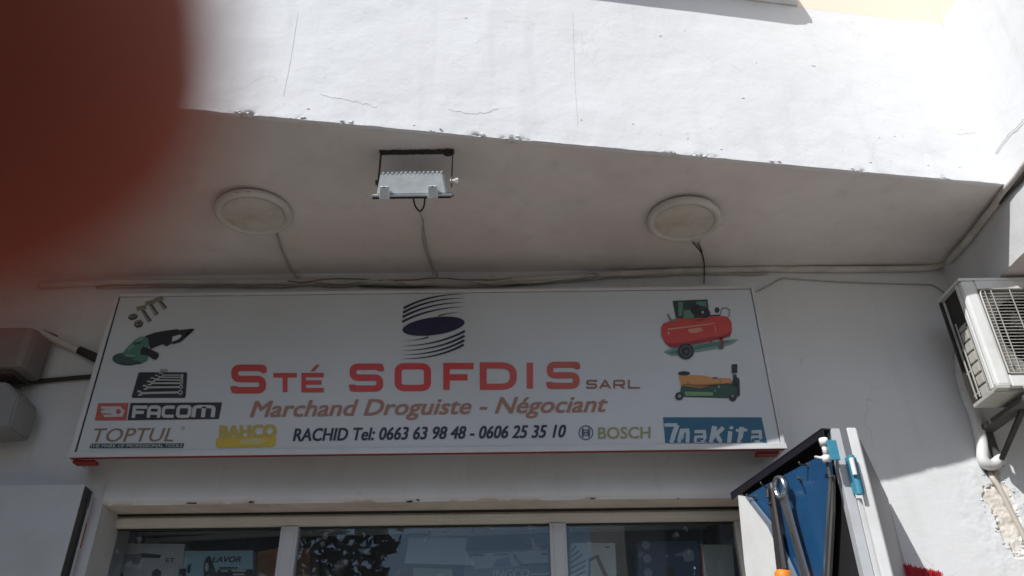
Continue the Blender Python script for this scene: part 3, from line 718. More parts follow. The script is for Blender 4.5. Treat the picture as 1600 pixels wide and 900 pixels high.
# maker's names and emblems
def rring(cx, cy, ro, ri, n=28):
    o_, i_ = ell(cx, cy, ro, ro, 0, n), ell(cx, cy, ri, ri, 0, n); return [[o_[k], o_[(k+1) % n], i_[(k+1) % n], i_[k]] for k in range(n)]
poly('emblem', rring(915.5, 676, 11.6, 10)+rring(915.5, 676, 5, 3.4)+[[(909, 670), (912, 668), (912, 684), (909, 682)], [(919, 668), (922, 670), (922, 682), (919, 684)], [(909, 675), (922, 675), (922, 677), (909, 677)]], flat('grey blue ink', (.055, .08, .13)), 1)
text('lettering', 'BOSCH', 935, 1016, 685.5, 684.5, 17.5, flat('olive ink', (.27, .27, .13)), .03, 0)
poly('emblem', [[(1036, 652), (1190, 652), (1198.5, 691.5), (1039.5, 692)]], flat('teal blue ink', (.015, .10, .18)), 1)
mw = flat('pale ink', (.40, .46, .50))
def PM(r): return [(880+x/4.444, 560+y/4.444) for x, y in r]
mk = []
for pts, w_ in (([(703, 466), (712, 462), (792, 462)], 20), ([(792, 462), (770, 520), (752, 586)], 27), ([(800, 586), (818, 520), (822, 502), (862, 500), (866, 520), (862, 586)], 22), ([(838, 505), (826, 586)], 8),
                ([(912, 509), (980, 507), (988, 586)], 19), ([(984, 543), (920, 545), (916, 578), (986, 578)], 15),
                ([(1052, 470), (1030, 586)], 30), ([(1112, 480), (1062, 528), (1100, 586)], 24), ([(1160, 506), (1152, 586)], 24), ([(1240, 476), (1232, 540), (1222, 586)], 28), ([(1200, 500), (1278, 496)], 17),
                ([(1308, 511), (1366, 508), (1376, 586)], 19), ([(1370, 543), (1314, 545), (1312, 578), (1374, 578)], 15)):
    mk += stroke(pts, w_*1.22)
poly('lettering', [PM(r) for r in mk]+[PM(ell(1168, 482, 15, 11))], mw, 2)
poly('emblem', [[(x, 690.5), (x+4, 684.5), (x+8, 690.5)] for x in (1052, 1064, 1077, 1088, 1100, 1113, 1127, 1142, 1156, 1172, 1186)], flat('teal blue ink', (.015, .10, .18)), 3)
ye = flat('yellow ink', (.52, .37, .03)); yt = flat('dull yellow ink', (.42, .33, .07))
text('lettering', 'BAHCO', 344, 431, 684, 682, 18, yt, .085, 0)
poly('emblem', [rnd([(337, 684), (432, 680), (430, 698), (337, 700)], 6, True)], ye, 1)
poly('emblem', [ell(395, 690, 22, 5, 3)], flat('light yellow ink', (.50, .43, .17)), 2)
poly('emblem', [[(153.5, 630), (201, 629.6), (197, 656.6), (148, 657)]], flat('brick ink', (.42, .085, .065)), 1)
poly('emblem', [[(204, 629.6), (347, 628.6), (342, 654.6), (199, 656.6)]], flat('black ink', (.010, .011, .018)), 1)
pw = flat('print white', (.46, .47, .47))
poly('emblem', [[(157, 635), (188, 635), (195, 642), (191, 651), (163, 652), (161, 648), (174, 647.5), (174, 646), (159, 646), (157.5, 641), (173, 641), (173, 639.5), (158, 639)]], pw, 2)
poly('emblem', [ell(185, 643, 4, 4, 0, 14)], flat('brick ink', (.42, .085, .065)), 3)
fi = []
for c_, a, b in (('F', 206, 229), ('a', 229, 251), ('C', 252, 273), ('O', 275, 298), ('M', 299, 336)): fi.append((c_, a, b, 634.3-(a-206)*.008, 653-(a-206)*.012))
r = []
for c_, a, b, yt_, yb_ in fi: r += glyph(c_, a, b-1, yt_, yb_, .27, .12)
poly('lettering', r, pw, 2)
text('lettering', 'TOPTUL', 147, 271, 690.5, 689.5, 21, ramp_print('tan ink', [(0, (.22, .14, .09)), (1, (.33, .22, .15))]), .006, .32)
poly('emblem', rring(286, 669, 2.6, 1.8, 14), flat('tan small ink', (.3, .25, .2)), 1)
poly('emblem', [[(142, 693), (288, 692.5), (286, 699.8), (139.5, 700.5)]], flat('dark teal ink', (.012, .045, .055)), 1)
text('lettering', 'THE MARK OF PROFESSIONAL TOOLS', 141, 285, 699.2, 698.6, 5.2, pw, .02, .15, 2)
# swoosh emblem in the middle
nv = flat('deep navy ink', (.012, .010, .045))
X = lambda x: 600+x/7.5
Y = lambda y: 450+y/7.5
poly('emblem', [[(X(x), Y(y)) for x, y in ell(580, 447, 368, 104, 7.5, 44)]], nv, 1)
st = []
for a, m_, b in (((228, 238), (560, 112), (955, 70)), ((222, 289), (560, 160), (955, 118)), ((218, 341), (560, 212), (955, 168)), ((214, 396), (560, 268), (955, 220)), ((640, 326), (760, 298), (915, 284))):
    q = []
    N_ = 20
    for k in range(N_+1):
        t = k/N_; k0, k1, k2 = (t-.5)*(t-1)*2, t*(1-t)*4, t*(t-.5)*2
        q.append((a[0]*k0+m_[0]*k1+b[0]*k2, a[1]*k0+m_[1]*k1+b[1]*k2))
    hw = (lambda i: max(.8, 14*(1-i/N_)**.75)) if a[0] < 300 else (lambda i: max(.8, 8*(1-i/N_)))
    s_ = stroke(q, 1, hw=hw)
    st += [[(X(x), Y(y)) for x, y in r_] for r_ in s_]
    st += [[(X(1163-x), Y(900-y)) for x, y in r_] for r_ in s_]
poly('emblem', st, nv, 1)
# picture: bolts and nuts
def P7(pts): return [(100+x/3, 440+y/3) for x, y in pts]
st1, st2, st3 = flat('bolt ink', (.20, .185, .15)), flat('bolt shade ink', (.045, .042, .035)), flat('bolt light ink', (.34, .33, .28))
sh = []
for h0, h1, a, b in (((340, 128), (385, 118), (362, 124), (402, 188)), ((382, 104), (425, 92), (400, 98), (434, 156)), ((425, 88), (465, 76), (442, 84), (474, 126))):
    sh += stroke([h0, h1], 20); sh += stroke([a, b], 20)
poly('tool_picture', [P7(r) for r in sh], st1, 1)
poly('tool_picture', [P7(r) for r in sum([stroke([(a+7, b+8), (c_+8, d_-4)], 6) for a, b, c_, d_ in ((362, 124, 402, 188), (400, 98, 434, 156), (442, 84, 474, 126))], [])], st2, 2)
poly('tool_picture', [P7(r) for r in sum([stroke([(a-5, b+8), (c_-6, d_-4)], 4) for a, b, c_, d_ in ((362, 124, 402, 188), (400, 98, 434, 156), (442, 84, 474, 126))], [])], st3, 2)
poly('tool_picture', [P7(ell(323, 165, 25, 16, 12, 6)), P7(ell(350, 198, 24, 19, 15, 6))], st2, 1)
poly('tool_picture', [P7(ell(323, 160, 21, 10, 12, 12)), P7(ell(350, 195, 17, 12, 15, 12))], st1, 2)
poly('tool_picture', [P7(ell(325, 159, 9, 4, 12, 12)), P7(ell(352, 194, 8, 6, 15, 12))], st2, 3)
# picture: angle grinder
def PG(pts): return [(130+x/4.287, 500+y/4.287) for x, y in pts]
gk, gg, gl, gd = flat('grinder black ink', (.018, .016, .022)), flat('grinder green ink', (.07, .19, .14)), flat('grinder light ink', (.15, .30, .23)), flat('grinder dark green ink', (.02, .055, .05))
poly('tool_picture', [PG(ell(292, 262, 97, 43, -3)), PG([(300, 262), (385, 225), (440, 235), (430, 270), (390, 294), (350, 298)])], gd, 1)
poly('tool_picture', [PG(ell(290, 262, 90, 36, -3))], flat('disc ink', (.05, .075, .08)), 2)
poly('tool_picture', [PG([(320, 268), (380, 232), (438, 238), (428, 268), (388, 290), (366, 272)])], gg, 3)
poly('tool_picture', [PG([(262, 225), (300, 178), (345, 135), (380, 114), (425, 112), (441, 135), (438, 185), (400, 205), (382, 240), (345, 246), (282, 246)])], gg, 3)
poly('tool_picture', [PG([(285, 228), (350, 236), (345, 248), (280, 244)]), PG([(350, 132), (385, 118), (410, 120), (365, 150)]), PG([(300, 190), (325, 165), (345, 170), (305, 210)])], gl, 4)
poly('tool_picture', [PG([(340, 158), (375, 150), (378, 156), (345, 166)]), PG([(366, 146), (392, 150), (385, 160), (370, 158)])], gd, 4)
poly('tool_picture', [PG([(412, 108), (480, 84), (555, 70), (640, 60), (600, 104), (592, 142), (600, 150), (560, 177), (530, 162), (450, 196), (440, 165), (436, 128)]),
     PG([(600, 72), (690, 62), (742, 57), (743, 66), (700, 77), (680, 112), (655, 145), (600, 162), (585, 120)]),
     PG([(385, 200), (400, 178), (440, 190), (505, 222), (508, 238), (490, 266), (470, 264), (430, 236), (385, 232)])], gk, 3)
poly('tool_picture', [PG([(598, 112), (650, 97), (660, 107), (636, 130), (594, 146)])], M['face'], 5)
# picture: wrench set in a case
poly('tool_picture', [rnd(P7([(350, 425), (578, 425), (570, 545), (315, 545)]), 3, True)], gk, 1)
poly('tool_picture', [P7([(452, 410), (485, 410), (487, 426), (450, 426)])], flat('case handle ink', (.25, .26, .25)), 1)
wl = flat('wrench print ink', (.40, .41, .40))
ws = []
for x0, y0, x1, y1, t in ((350, 523, 545, 519, 11), (375, 496, 548, 494, 9), (395, 476, 550, 476, 8), (412, 460, 552, 462, 7), (432, 448, 553, 449, 6), (450, 438, 555, 438, 5)):
    ws += stroke([(x0+14, y0), (x1, y1)], t*.9)
    ws += stroke([(x0-6, y0-8), (x0+4, y0-9), (x0+15, y0-2), (x0+12, y0+7), (x0-2, y0+8)], t*.75)
    ws.append(ell(x1, y1, t*1.05, t*1.0, 0, 14))
poly('tool_picture', [P7(r) for r in ws], wl, 2)
poly('tool_picture', [P7(ell(x, y, t, t, 0, 12)) for x, y, t in ((545, 519, 6), (548, 494, 5), (550, 476, 4), (552, 462, 3.4))]+[P7(r) for r in sum([stroke([(x, y), (x+70, y-1)], 4) for x, y in ((420, 505), (430, 485), (440, 469), (450, 455))], [])], gk, 3)
# picture: red air compressor
def PC(pts): return [(1010+x/4.5, 450+y/4.5) for x, y in pts]
cr_, crd, crl = flat('compressor red ink', (.50, .05, .035)), flat('compressor dark red ink', (.28, .02, .02)), flat('compressor light ink', (.55, .25, .18))
poly('tool_picture', [PC([(120, 450), (170, 425), (420, 385), (580, 362), (650, 362), (600, 395), (480, 430), (330, 450), (180, 478)])], flat('green shade ink', (.17, .27, .25)), 1)
poly('tool_picture', [PC([(150, 455), (220, 430), (420, 392), (560, 372), (600, 375), (520, 402), (330, 436), (200, 465)])], flat('green deep shade ink', (.07, .16, .14)), 2)
poly('tool_picture', [PC([(185, 90), (430, 80), (438, 150), (455, 205), (400, 212), (210, 222)]), PC(ell(497, 155, 17, 20)), PC([(440, 190), (520, 186), (520, 200), (440, 208)])], flat('compressor dark ink', (.022, .04, .038)), 2)
poly('tool_picture', [PC([(222, 100), (260, 98), (250, 190), (225, 200)]), PC([(260, 155), (330, 152), (334, 212), (262, 214)]), PC([(350, 95), (420, 92), (424, 130), (352, 120)])], flat('compressor green ink', (.09, .20, .14)), 3)
poly('tool_picture', [PC(ell(410, 178, 40, 34)), PC(ell(345, 150, 34, 40))], gk, 4)
poly('tool_picture', [PC(ell(396, 170, 8, 9))], wl, 5)
poly('tool_picture', [PC(r) for r in stroke([(522, 190), (524, 165), (535, 142), (560, 137), (586, 152), (582, 190), (570, 208)], 6)]+[PC(r) for r in stroke([(150, 180), (165, 215), (180, 235)], 12)]+[PC(r) for r in stroke([(170, 225), (215, 230)], 12)], flat('fitting ink', (.16, .17, .15)), 3)
poly('tool_picture', [PC([(215, 212), (330, 215), (450, 200), (540, 196), (575, 205), (598, 240), (603, 300), (590, 335), (540, 352), (380, 385), (205, 415), (165, 412), (130, 385), (106, 335), (103, 280), (118, 250), (150, 238)])], cr_, 3)
poly('tool_picture', [PC([(130, 385), (200, 392), (380, 362), (540, 330), (600, 305), (590, 338), (540, 354), (380, 387), (205, 417), (165, 414)]), PC([(340, 225), (400, 215), (410, 225), (350, 234)])], crd, 4)
poly('tool_picture', [PC([(150, 285), (400, 255), (480, 245), (480, 252), (400, 264), (152, 296)]), PC([(145, 310), (160, 306), (166, 325), (156, 332)]), PC([(290, 290), (380, 278), (400, 300), (340, 318), (300, 312)]), PC([(478, 262), (484, 262), (492, 312), (486, 314)])], crl, 4)
poly('tool_picture', [PC(ell(278, 445, 57, 55)), ], gk, 5)
poly('tool_picture', [PC(r) for r in rring(278, 445, 40, 34)]+[PC(ell(282, 448, 9, 9))], flat('hub ink', (.12, .12, .12)), 6)
poly('tool_picture', [PC([(512, 350), (535, 345), (545, 395), (525, 400)]), PC([(436, 368), (466, 364), (460, 380), (442, 380)])], crd, 4)
poly('tool_picture', [PC([(505, 405), (540, 395), (545, 425), (515, 430)])], flat('foot ink', (.05, .10, .09)), 5)
# picture: trolley jack
og, ogd, gn = flat('jack orange ink', (.52, .25, .08)), flat('jack dark orange ink', (.35, .16, .05)), flat('jack green ink', (.022, .07, .05))
poly('tool_picture', [PC([(245, 685), (380, 705), (480, 678), (600, 668), (618, 610), (655, 640), (658, 755), (630, 775), (470, 768), (260, 765), (235, 745)])], gn, 1)
poly('tool_picture', [PC([(228, 612), (300, 612), (400, 615), (470, 632), (590, 634), (602, 672), (480, 680), (380, 705), (245, 688)])], og, 2)
poly('tool_picture', [PC([(245, 688), (380, 705), (480, 680), (600, 670), (600, 664), (480, 672), (380, 694), (245, 676)]), PC([(280, 658), (310, 662), (300, 672), (282, 668)]), PC([(515, 640), (524, 640), (528, 676), (520, 676)])], ogd, 3)
poly('tool_picture', [PC(rnd([(270, 728), (468, 732), (470, 757), (270, 758)], 8, True))], flat('jack light green ink', (.17, .28, .14)), 3)
poly('tool_picture', [PC(ell(265, 600, 42, 15)), PC(ell(231, 760, 29, 28)), PC(ell(608, 772, 26, 24)), PC([(600, 535), (640, 535), (639, 597), (601, 597)]), PC([(610, 610), (634, 610), (638, 690), (612, 690)]), PC([(465, 628), (500, 628), (500, 636), (465, 636)]), PC([(640, 640), (652, 650), (656, 750), (640, 755)])], gk, 3)
poly('tool_picture', [PC(ell(233, 760, 13, 12)), PC(ell(510, 695, 9, 9)), PC(ell(482, 722, 7, 7)), PC(ell(606, 760, 9, 9)), PC([(608, 597), (632, 597), (632, 610), (608, 610)])], flat('jack light ink', (.22, .27, .24)), 4)

# ================================================================== CEILING LAMPS
def ceiling_lamp(x, y, label, tilt, marks):
    t = thing('ceiling_lamp', label, 'lamp', (x, y, ZS), 'round lamps on the soffit')
    t.rotation_euler = tilt
    bm = bmesh.new(); lathe(bm, (0, 0, 0), (0, 0, -1), [(0, .006), (.150, .006), (.157, .010), (.162, .020), (.161, .033), (.154, .040), (.146, .0415), (.132, .0375), (.130, .034), (0, .034)], 64); link_ = fin('body', bm, M['lamp'], t, True)
    bm = bmesh.new(); lathe(bm, (0, 0, 0), (0, 0, -1), [(0, .0345), (.05, .0400), (.09, .0385), (.128, .0352)], 48); fin('diffuser', bm, M['diff'], t, True)
    for k, a in enumerate(marks):
        bm = bmesh.new(); box(bm, (-.010 if k != 1 else -.004, -.1612, -.030), (.010 if k != 1 else .004, -.155, -.022 if k != 1 else -.020), 0, Matrix.Rotation(a, 4, 'Z')); fin('vent_slot', bm, M['steel'], t)
    bm = bmesh.new(); cyl(bm, (.0, .0, -.006), (0, 0, 1), .06, .0055, 24); fin('mounting_plate', bm, M['dark'], t)
    return t
ceiling_lamp(-1.118, -.545, 'round flush lamp nearer the finger with three small slots on its rim', (R(1.5), R(-3.0), 0), (-.12, 0, .13))
ceiling_lamp(.768, -.455, 'round flush lamp with forked black wires beside it, nearer the outdoor unit', (R(1.0), R(3.0), 0), ())

# ================================================================== FLOODLIGHT
fl = thing('floodlight', 'grey finned floodlight hanging from a black bracket under the soffit', 'floodlight')
bx0, bx1 = -.512, -.228; by = -.905; pz = 3.422
bm = bmesh.new(); box(bm, (bx0, by-.010, ZS-.0065), (bx1, by+.010, ZS-.001), .001); 
for k in range(30):      # old sealant ridge round the plate
    x = bx0+(bx1-bx0)*k/29; 
    box(bm, (x-.006, by-.011-.004*random.random(), ZS-.006-.002*random.random()), (x+.006, by+.010, ZS-.0012), .001)
cyl(bm, (bx1-.02, by, ZS-.012), (0, 0, 1), .018, .010, 12)
fin('mounting_plate', bm, M['blackm'], fl)
bm = bmesh.new()
for x, s in ((bx0, -1), (bx1, 1)): box(bm, (x-.002, by-.011, pz-.02), (x+.002, by+.011, ZS-.002), .0008)
fin('bracket', bm, M['blackm'], fl)
# body in its own frame: axis D points the way it shines
D = Vector((0, math.cos(R(50)), -math.sin(R(50)))); V_ = Vector((0, -D.z, D.y)).normalized()   # V_: up side across the axis
V_ = Vector((0, math.sin(R(50)), math.cos(R(50))))
cx = (bx0+bx1)/2-.004; O = Vector((cx, by-.004, pz))
def fb(x, v, d): return O+Vector((x, 0, 0))+V_*v+D*d
bm = bmesh.new()
def hexa(bm, a, b):   # a,b: (halfx, v0, v1, d)
    A = [bm.verts.new(fb(x, v, a[3])) for x, v in ((-a[0], a[1]), (a[0], a[1]), (a[0], a[2]), (-a[0], a[2]))]
    C_ = [bm.verts.new(fb(x, v, b[3])) for x, v in ((-b[0], b[1]), (b[0], b[1]), (b[0], b[2]), (-b[0], b[2]))]
    bm.faces.new(A[::-1]); bm.faces.new(C_)
    for k in range(4): bm.faces.new((A[k], A[(k+1) % 4], C_[(k+1) % 4], C_[k]))
hexa(bm, (.118, -.062, .062, -.030), (.132, -.085, .085, .045)); bmesh.ops.bevel(bm, geom=list(bm.edges), offset=.004, segments=2, affect='EDGES'); fin('housing', bm, M['alu'], fl)
bm = bmesh.new(); hexa(bm, (.150, -.100, .100, .046), (.150, -.100, .100, .054)); bmesh.ops.bevel(bm, geom=list(bm.edges), offset=.002, segments=2, affect='EDGES'); fin('front_rim', bm, M['alu'], fl)
bm = bmesh.new(); hexa(bm, (.146, -.096, .096, .0545), (.146, -.096, .096, .062)); fin('glass_frame', bm, M['black'], fl)
for k in range(14):
    x = -.110+k*(.220/13)
    bm = bmesh.new(); prism(bm, [fb(x-.0028, -.064, -.022), fb(x-.0028, -.061, -.036), fb(x-.0028, .060, -.040), fb(x-.0028, .064, -.031), fb(x-.0028, -.058, -.029)], (.0056, 0, 0)); fin('cooling_fin', bm, M['alu'], fl)
for x in (-.098, .082):
    bm = bmesh.new(); hexa(bm, (.016, -.015, .015, -.028), (.019, -.018, .015, .020)); 
    for v in bm.verts: v.co += Vector((x, 0, 0))+V_*(-.096)+D*.042
    bmesh.ops.bevel(bm, geom=list(bm.edges), offset=.0015, segments=1, affect='EDGES')
    fin('clip', bm, M['alu'], fl)
    q = fb(x, -.107, .018)+Vector((0, -.002, 0)); bm = bmesh.new(); cyl(bm, q, -V_, .003, .003, 8); fin('screw', bm, M['dark'], fl)
bm = bmesh.new(); cyl(bm, (bx1-.006, by, pz), (1, 0, 0), .010, .022, 14); cyl(bm, (bx1+.014, by, pz), (1, 0, 0), .014, .012, 6); fin('side_bolt', bm, M['lamp'], fl)
bm = bmesh.new(); cyl(bm, (bx0-.010, by, pz), (1, 0, 0), .010, .016, 14); fin('side_bolt', bm, M['blackm'], fl)
a, b_, c_ = at_y(646, 310, -.83), at_y(656, 330, -.80), at_y(664, 309, -.83)
bm = bmesh.new(); tube(bm, spline([a+Vector((0, .0, .02)), a, at_y(649, 322, -.81), b_, at_y(662, 323, -.81), c_, c_+Vector((0, 0, .02))], 6), .0035, 8); fin('cable_loop', bm, M['cable'], fl, True)
tag(tubeo('cable', [at_y(656, 331, -.80), at_z(661, 345, ZS-.012), at_z(663, 366, ZS-.006), at_z(668, 392, ZS-.006), at_z(674, 412, ZS-.006), at_y(684, 431, -.012)], .0032, M['cablew'], wob=.002), 'pale cable running from the floodlight back to the wall corner', 'cable')
tag(tubeo('cable', [at_z(662, 344, ZS-.010), at_z(659.5, 366, ZS-.008), at_z(664, 390, ZS-.006), at_z(671, 410, ZS-.006), at_y(678, 430, -.01)], .0022, M['cablew'], wob=.002), 'thin second strand close left of the pale floodlight cable', 'cable')
# lamp wires
tag(tubeo('cable', [at_z(433, 366, ZS-.012), at_z(438, 385, ZS-.006), at_z(446, 404, ZS-.006), at_z(457, 425, ZS-.006), at_y(474, 440, -.010)], .0048, M['cablew'], wob=.003), 'painted cable from the round lamp nearer the finger to the corner', 'cable')
k = tag(tubeo('cable', [at_z(1082, 378, ZS-.012), at_z(1090, 387, ZS-.008), at_z(1096.5, 396, ZS-.006), at_z(1100, 410, ZS-.006), at_y(1100.5, 424, -.030), at_y(1100, 443, -.012)], .0030, M['cable']), 'black wire with a forked bare end dangling beside a round lamp', 'cable')
bm = bmesh.new(); tube(bm, [at_z(1097, 394, ZS-.007), at_z(1093, 384, ZS-.010), at_z(1090.5, 380, ZS-.014)], .0030, 6); fin('wire_end', bm, M['cable'], k)
bm = bmesh.new(); tube(bm, [at_z(1093, 384, ZS-.010), at_z(1093.5, 374, ZS-.012)], .0012, 6); fin('wire_end', bm, M['cablew'], k)

# ================================================================== PIPES along the corner
yy = -.018
def wl_(u, v, y=yy): return at_y(u, v, y)
cp = [wl_(60, 446), wl_(180, 441), wl_(330, 441), wl_(455, 441), wl_(560, 440), wl_(650, 443), wl_(740, 441), wl_(830, 437), wl_(925, 431), wl_(1000, 426), wl_(1100, 422.5), wl_(1200, 420.5), wl_(1330, 420.5), wl_(1430, 419.5), wl_(1462, 416.5)]
sidec = [at_x(1487, 403, 2.105), at_x(1510, 377, 2.108), at_x(1535, 345, 2.108), at_x(1560, 312, 2.108), at_x(1585, 279, 2.108), at_x(1610, 247, 2.108), at_x(1680, 160, 2.108)]
cond = tag(tubeo('conduit', cp+[at_y(1478, 410, -.05)]+sidec, .0155, M['pipe'], wob=.004, seg=12, n=10), 'thick painted conduit following the ceiling corner and the right side wall', 'pipe')
for u, v in ((560, 440), (803, 439), (1152, 421.5), (1227, 420.5), (1400, 420)):
    q = wl_(u, v); bm = bmesh.new(); cyl(bm, q-Vector((.006, 0, 0)), (1, 0, 0), .0155, .012, 12); fin('clip', bm, M['pipe'], cond)
for u, v in ((1500, 388), (1545, 332), (1562, 309)):
    q = at_x(u, v, 2.108); bm = bmesh.new(); cyl(bm, q-Vector((0, .006, 0)), (0, 1, .0), .0155, .012, 12); fin('clip', bm, M['pipe'], cond)
tag(tubeo('cable', [at_x(1562, 318, 2.113), at_x(1580, 297, 2.113), at_x(1592, 285, 2.113), at_x(1612, 258, 2.113), at_x(1680, 172, 2.113)], .006, M['cable'], wob=.002), 'dark cable beside the conduit on the sunlit right side wall', 'cable')
tag(tubeo('cable', [wl_(150, 449, -.01), wl_(300, 447.5, -.01), wl_(440, 448, -.01), wl_(480, 444, -.01), wl_(520, 447, -.012), wl_(600, 444, -.012), wl_(700, 447, -.012), wl_(820, 444, -.012), wl_(900, 438, -.012), wl_(1000, 431, -.012), wl_(1100, 428, -.012), wl_(1200, 427, -.012)], .0055, M['cablew'], wob=.005, n=10), 'thin painted cable sagging just under the thick conduit', 'cable')
tag(tubeo('cable', [wl_(450, 439, -.035), wl_(475, 441, -.037), wl_(500, 437.5, -.035), wl_(545, 436, -.033), wl_(620, 438, -.035), wl_(690, 435, -.035), wl_(745, 437, -.034), wl_(800, 436, -.03)], .0028, flat('dull brown wire', (.14, .12, .11), .8), wob=.006, n=10), 'dark loose wire wound along the conduit above the sign', 'cable')
bm = bmesh.new(); pts = [wl_(900, 435, -.03), wl_(915, 434, -.036), wl_(930, 437, -.04), wl_(937, 432, -.04), wl_(930, 426.5, -.04), wl_(921, 427, -.036), wl_(912, 431, -.034)]
tube(bm, spline(pts, 6), .0032, 8); tag(fin('cable_loop', bm, flat('grey cable', (.40, .38, .35)), None, True), 'small pale loop of spare cable hooked on the conduit', 'cable')
for u, v, lb in ((745, 432, 'tiny dark nail head in the soffit corner above the emblem'), (828, 431.5, 'tiny dark nail head close left of the pale cable loop')):
    q = at_z(u, v, ZS-.004); bm = bmesh.new(); cyl(bm, q, (0, 0, 1), .005, .006, 8); tag(fin('nail', bm, M['dark']), lb, 'nail')
tag(tubeo('cable', [wl_(1174, 458, -.008), wl_(1183, 455, -.006), wl_(1203, 445, -.006), wl_(1221, 435.5, -.006), wl_(1240, 436, -.006), wl_(1300, 440, -.006), wl_(1380, 443, -.006), wl_(1440, 444.5, -.006), wl_(1458, 446, -.006), wl_(1475, 457, -.006), wl_(1482, 466, -.006)], .0033, M['cablew'], wob=.0015, n=8), 'thin cable rising from the sign corner towards the outdoor unit', 'cable')

tag(tubeo('cable', [wl_(480, 438, -.030), wl_(530, 443, -.036), wl_(590, 437, -.034), wl_(650, 444, -.034), wl_(720, 438, -.036), wl_(780, 443, -.034), wl_(850, 440, -.032), wl_(905, 433, -.03), wl_(960, 431, -.03), wl_(1040, 424, -.03)], .0042, M['pipe'], wob=.007, n=10), 'pale wire snaking across the conduit over the middle of the sign', 'cable')
tag(tubeo('cable', [wl_(560, 447, -.012), wl_(640, 449, -.012), wl_(720, 446, -.012), wl_(800, 446, -.012), wl_(860, 441, -.012)], .003, M['cable'], wob=.004, n=10), 'dark wire hanging lowest below the conduit, left of the pale loop', 'cable')
# ================================================================== AIR CONDITIONER, right
X0, X1, Y0, Y1, Z0, Z1 = 1.927, 2.72, -.400, -.200, 2.759, 3.252
ac = thing('outdoor_unit', 'white outdoor air conditioner on wall brackets under the right side wall', 'air conditioner')
bm = bmesh.new()
# front panel frame with a square opening
ox0, ox1, oz0, oz1 = X0+.064, X1-.10, Z0+.052, Z1-.042
for a, b_ in (((X0, Y0, Z0), (ox0, Y0+.03, Z1)), ((ox1, Y0, Z0), (X1, Y0+.03, Z1)), ((ox0+.0005, Y0+.0015, Z0), (ox1-.0005, Y0+.03, oz0)), ((ox0+.0005, Y0+.0015, oz1), (ox1-.0005, Y0+.03, Z1))): box(bm, a, b_, .014 if b_[0] == ox0 else .004)
fin('front_panel', bm, M['ac'], ac)
boxo('top_cover', (X0-.003, Y0+.002, Z1+.0005), (X1+.003, Y1, Z1+.014), M['ac'], ac, .004)
bm = bmesh.new(); box(bm, (X0+.002, Y0+.032, Z0-.012), (X1-.002, Y1, Z0+.004), .003); box(bm, (X0-.002, Y0-.002, Z0-.010), (X0+.05, Y0+.03, Z0-.0005), .003); box(bm, (X0+.10, Y0-.006, Z0-.018), (X1, Y0+.0, Z0-.002), .003); fin('base_pan', bm, M['acg'], ac)
boxo('corner_post', (X0+.001, Y0+.031, Z0+.005), (X0+.014, Y0+.052, Z1-.001), M['ac'], ac, .003)
boxo('back_post', (X0+.001, Y1-.012, Z0+.005), (X0+.014, Y1, Z1-.001), M['acd'], ac, .002)
boxo('coil', (X0+.018, Y0+.078, Z0+.006), (X0+.05, Y1-.022, Z1-.002), M['acd'], ac, 0)
# guard over the side coil: cross bars and uprights
boxo('louvre_plate', (X0+.012, Y0+.076, Z0+.006), (X0+.015, Y0+.128, Z0+.33), M['acg'], ac, 0)
for k in range(7):
    z = Z0+.004+k*.050; boxo('side_bar', (X0+.004, Y0+.077, z), (X0+.0115, Y0+.126, z+(.041 if k < 6 else .018)), M['acg'], ac, .003)
for z in (Z0+.03, Z0+.13, Z0+.23): boxo('side_bar', (X0+.006, Y0+.13, z), (X0+.010, Y1-.021, z+.006), M['acg'], ac, .001)
for y, z1_ in ((Y0+.128, Z0+.35), (Y0+.155, Z0+.26)): boxo('side_upright', (X0-.001, y, Z0+.010), (X0+.0035, y+.006, z1_), M['acg'], ac, .001)
bm = bmesh.new(); box(bm, (X0+.052, Y1-.004, Z0+.005), (X1-.002, Y1-.001, Z1-.002)); box(bm, (X1-.01, Y0+.031, Z0+.005), (X1-.002, Y1-.005, Z1-.002)); fin('back_panel', bm, M['acg'], ac)
# fan behind the guard
fcx, fcz = ox0+.235, (oz0+oz1)/2
bm = bmesh.new(); cyl(bm, (fcx, Y0+.055, fcz), (0, 1, 0), .05, .04, 24)
for k in range(3):
    a = k*2*math.pi/3+.5
    P = []
    for r_, da, yo in ((.045, -.35, 0), (.185, -.42, -.006), (.19, .18, .03), (.045, .35, .03)): P.append(Vector((fcx+r_*math.cos(a+da), Y0+.06+yo, fcz+r_*math.sin(a+da))))
    prism(bm, P, (0, .004, 0))
fin('fan', bm, M['acd'], ac)
bm = bmesh.new(); N_ = 48
def ring_o(r_, y): return [bm.verts.new((fcx+r_*math.cos(2*math.pi*k/N_), y, fcz+r_*math.sin(2*math.pi*k/N_))) for k in range(N_)]
sq = []
for k in range(N_):
    a = 2*math.pi*k/N_; c_, s_ = math.cos(a), math.sin(a); m_ = max(c_/(ox1-fcx+.003), -c_/(fcx-ox0+.003), abs(s_)/((oz1-oz0)/2+.003)); sq.append(bm.verts.new((fcx+c_/m_, Y0+.016, fcz+s_/m_)))
r1, r2 = ring_o(.198, Y0+.020), ring_o(.194, Y0+.075)
for k in range(N_):
    k2 = (k+1) % N_; bm.faces.new((sq[k], sq[k2], r1[k2], r1[k])); bm.faces.new((r1[k], r1[k2], r2[k2], r2[k]))
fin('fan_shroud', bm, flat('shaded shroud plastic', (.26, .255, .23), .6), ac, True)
boxo('inner_coil', (ox0-.03, Y0+.15, Z0+.01), (X1-.05, Y0+.17, Z1-.01), M['acd'], ac, 0)
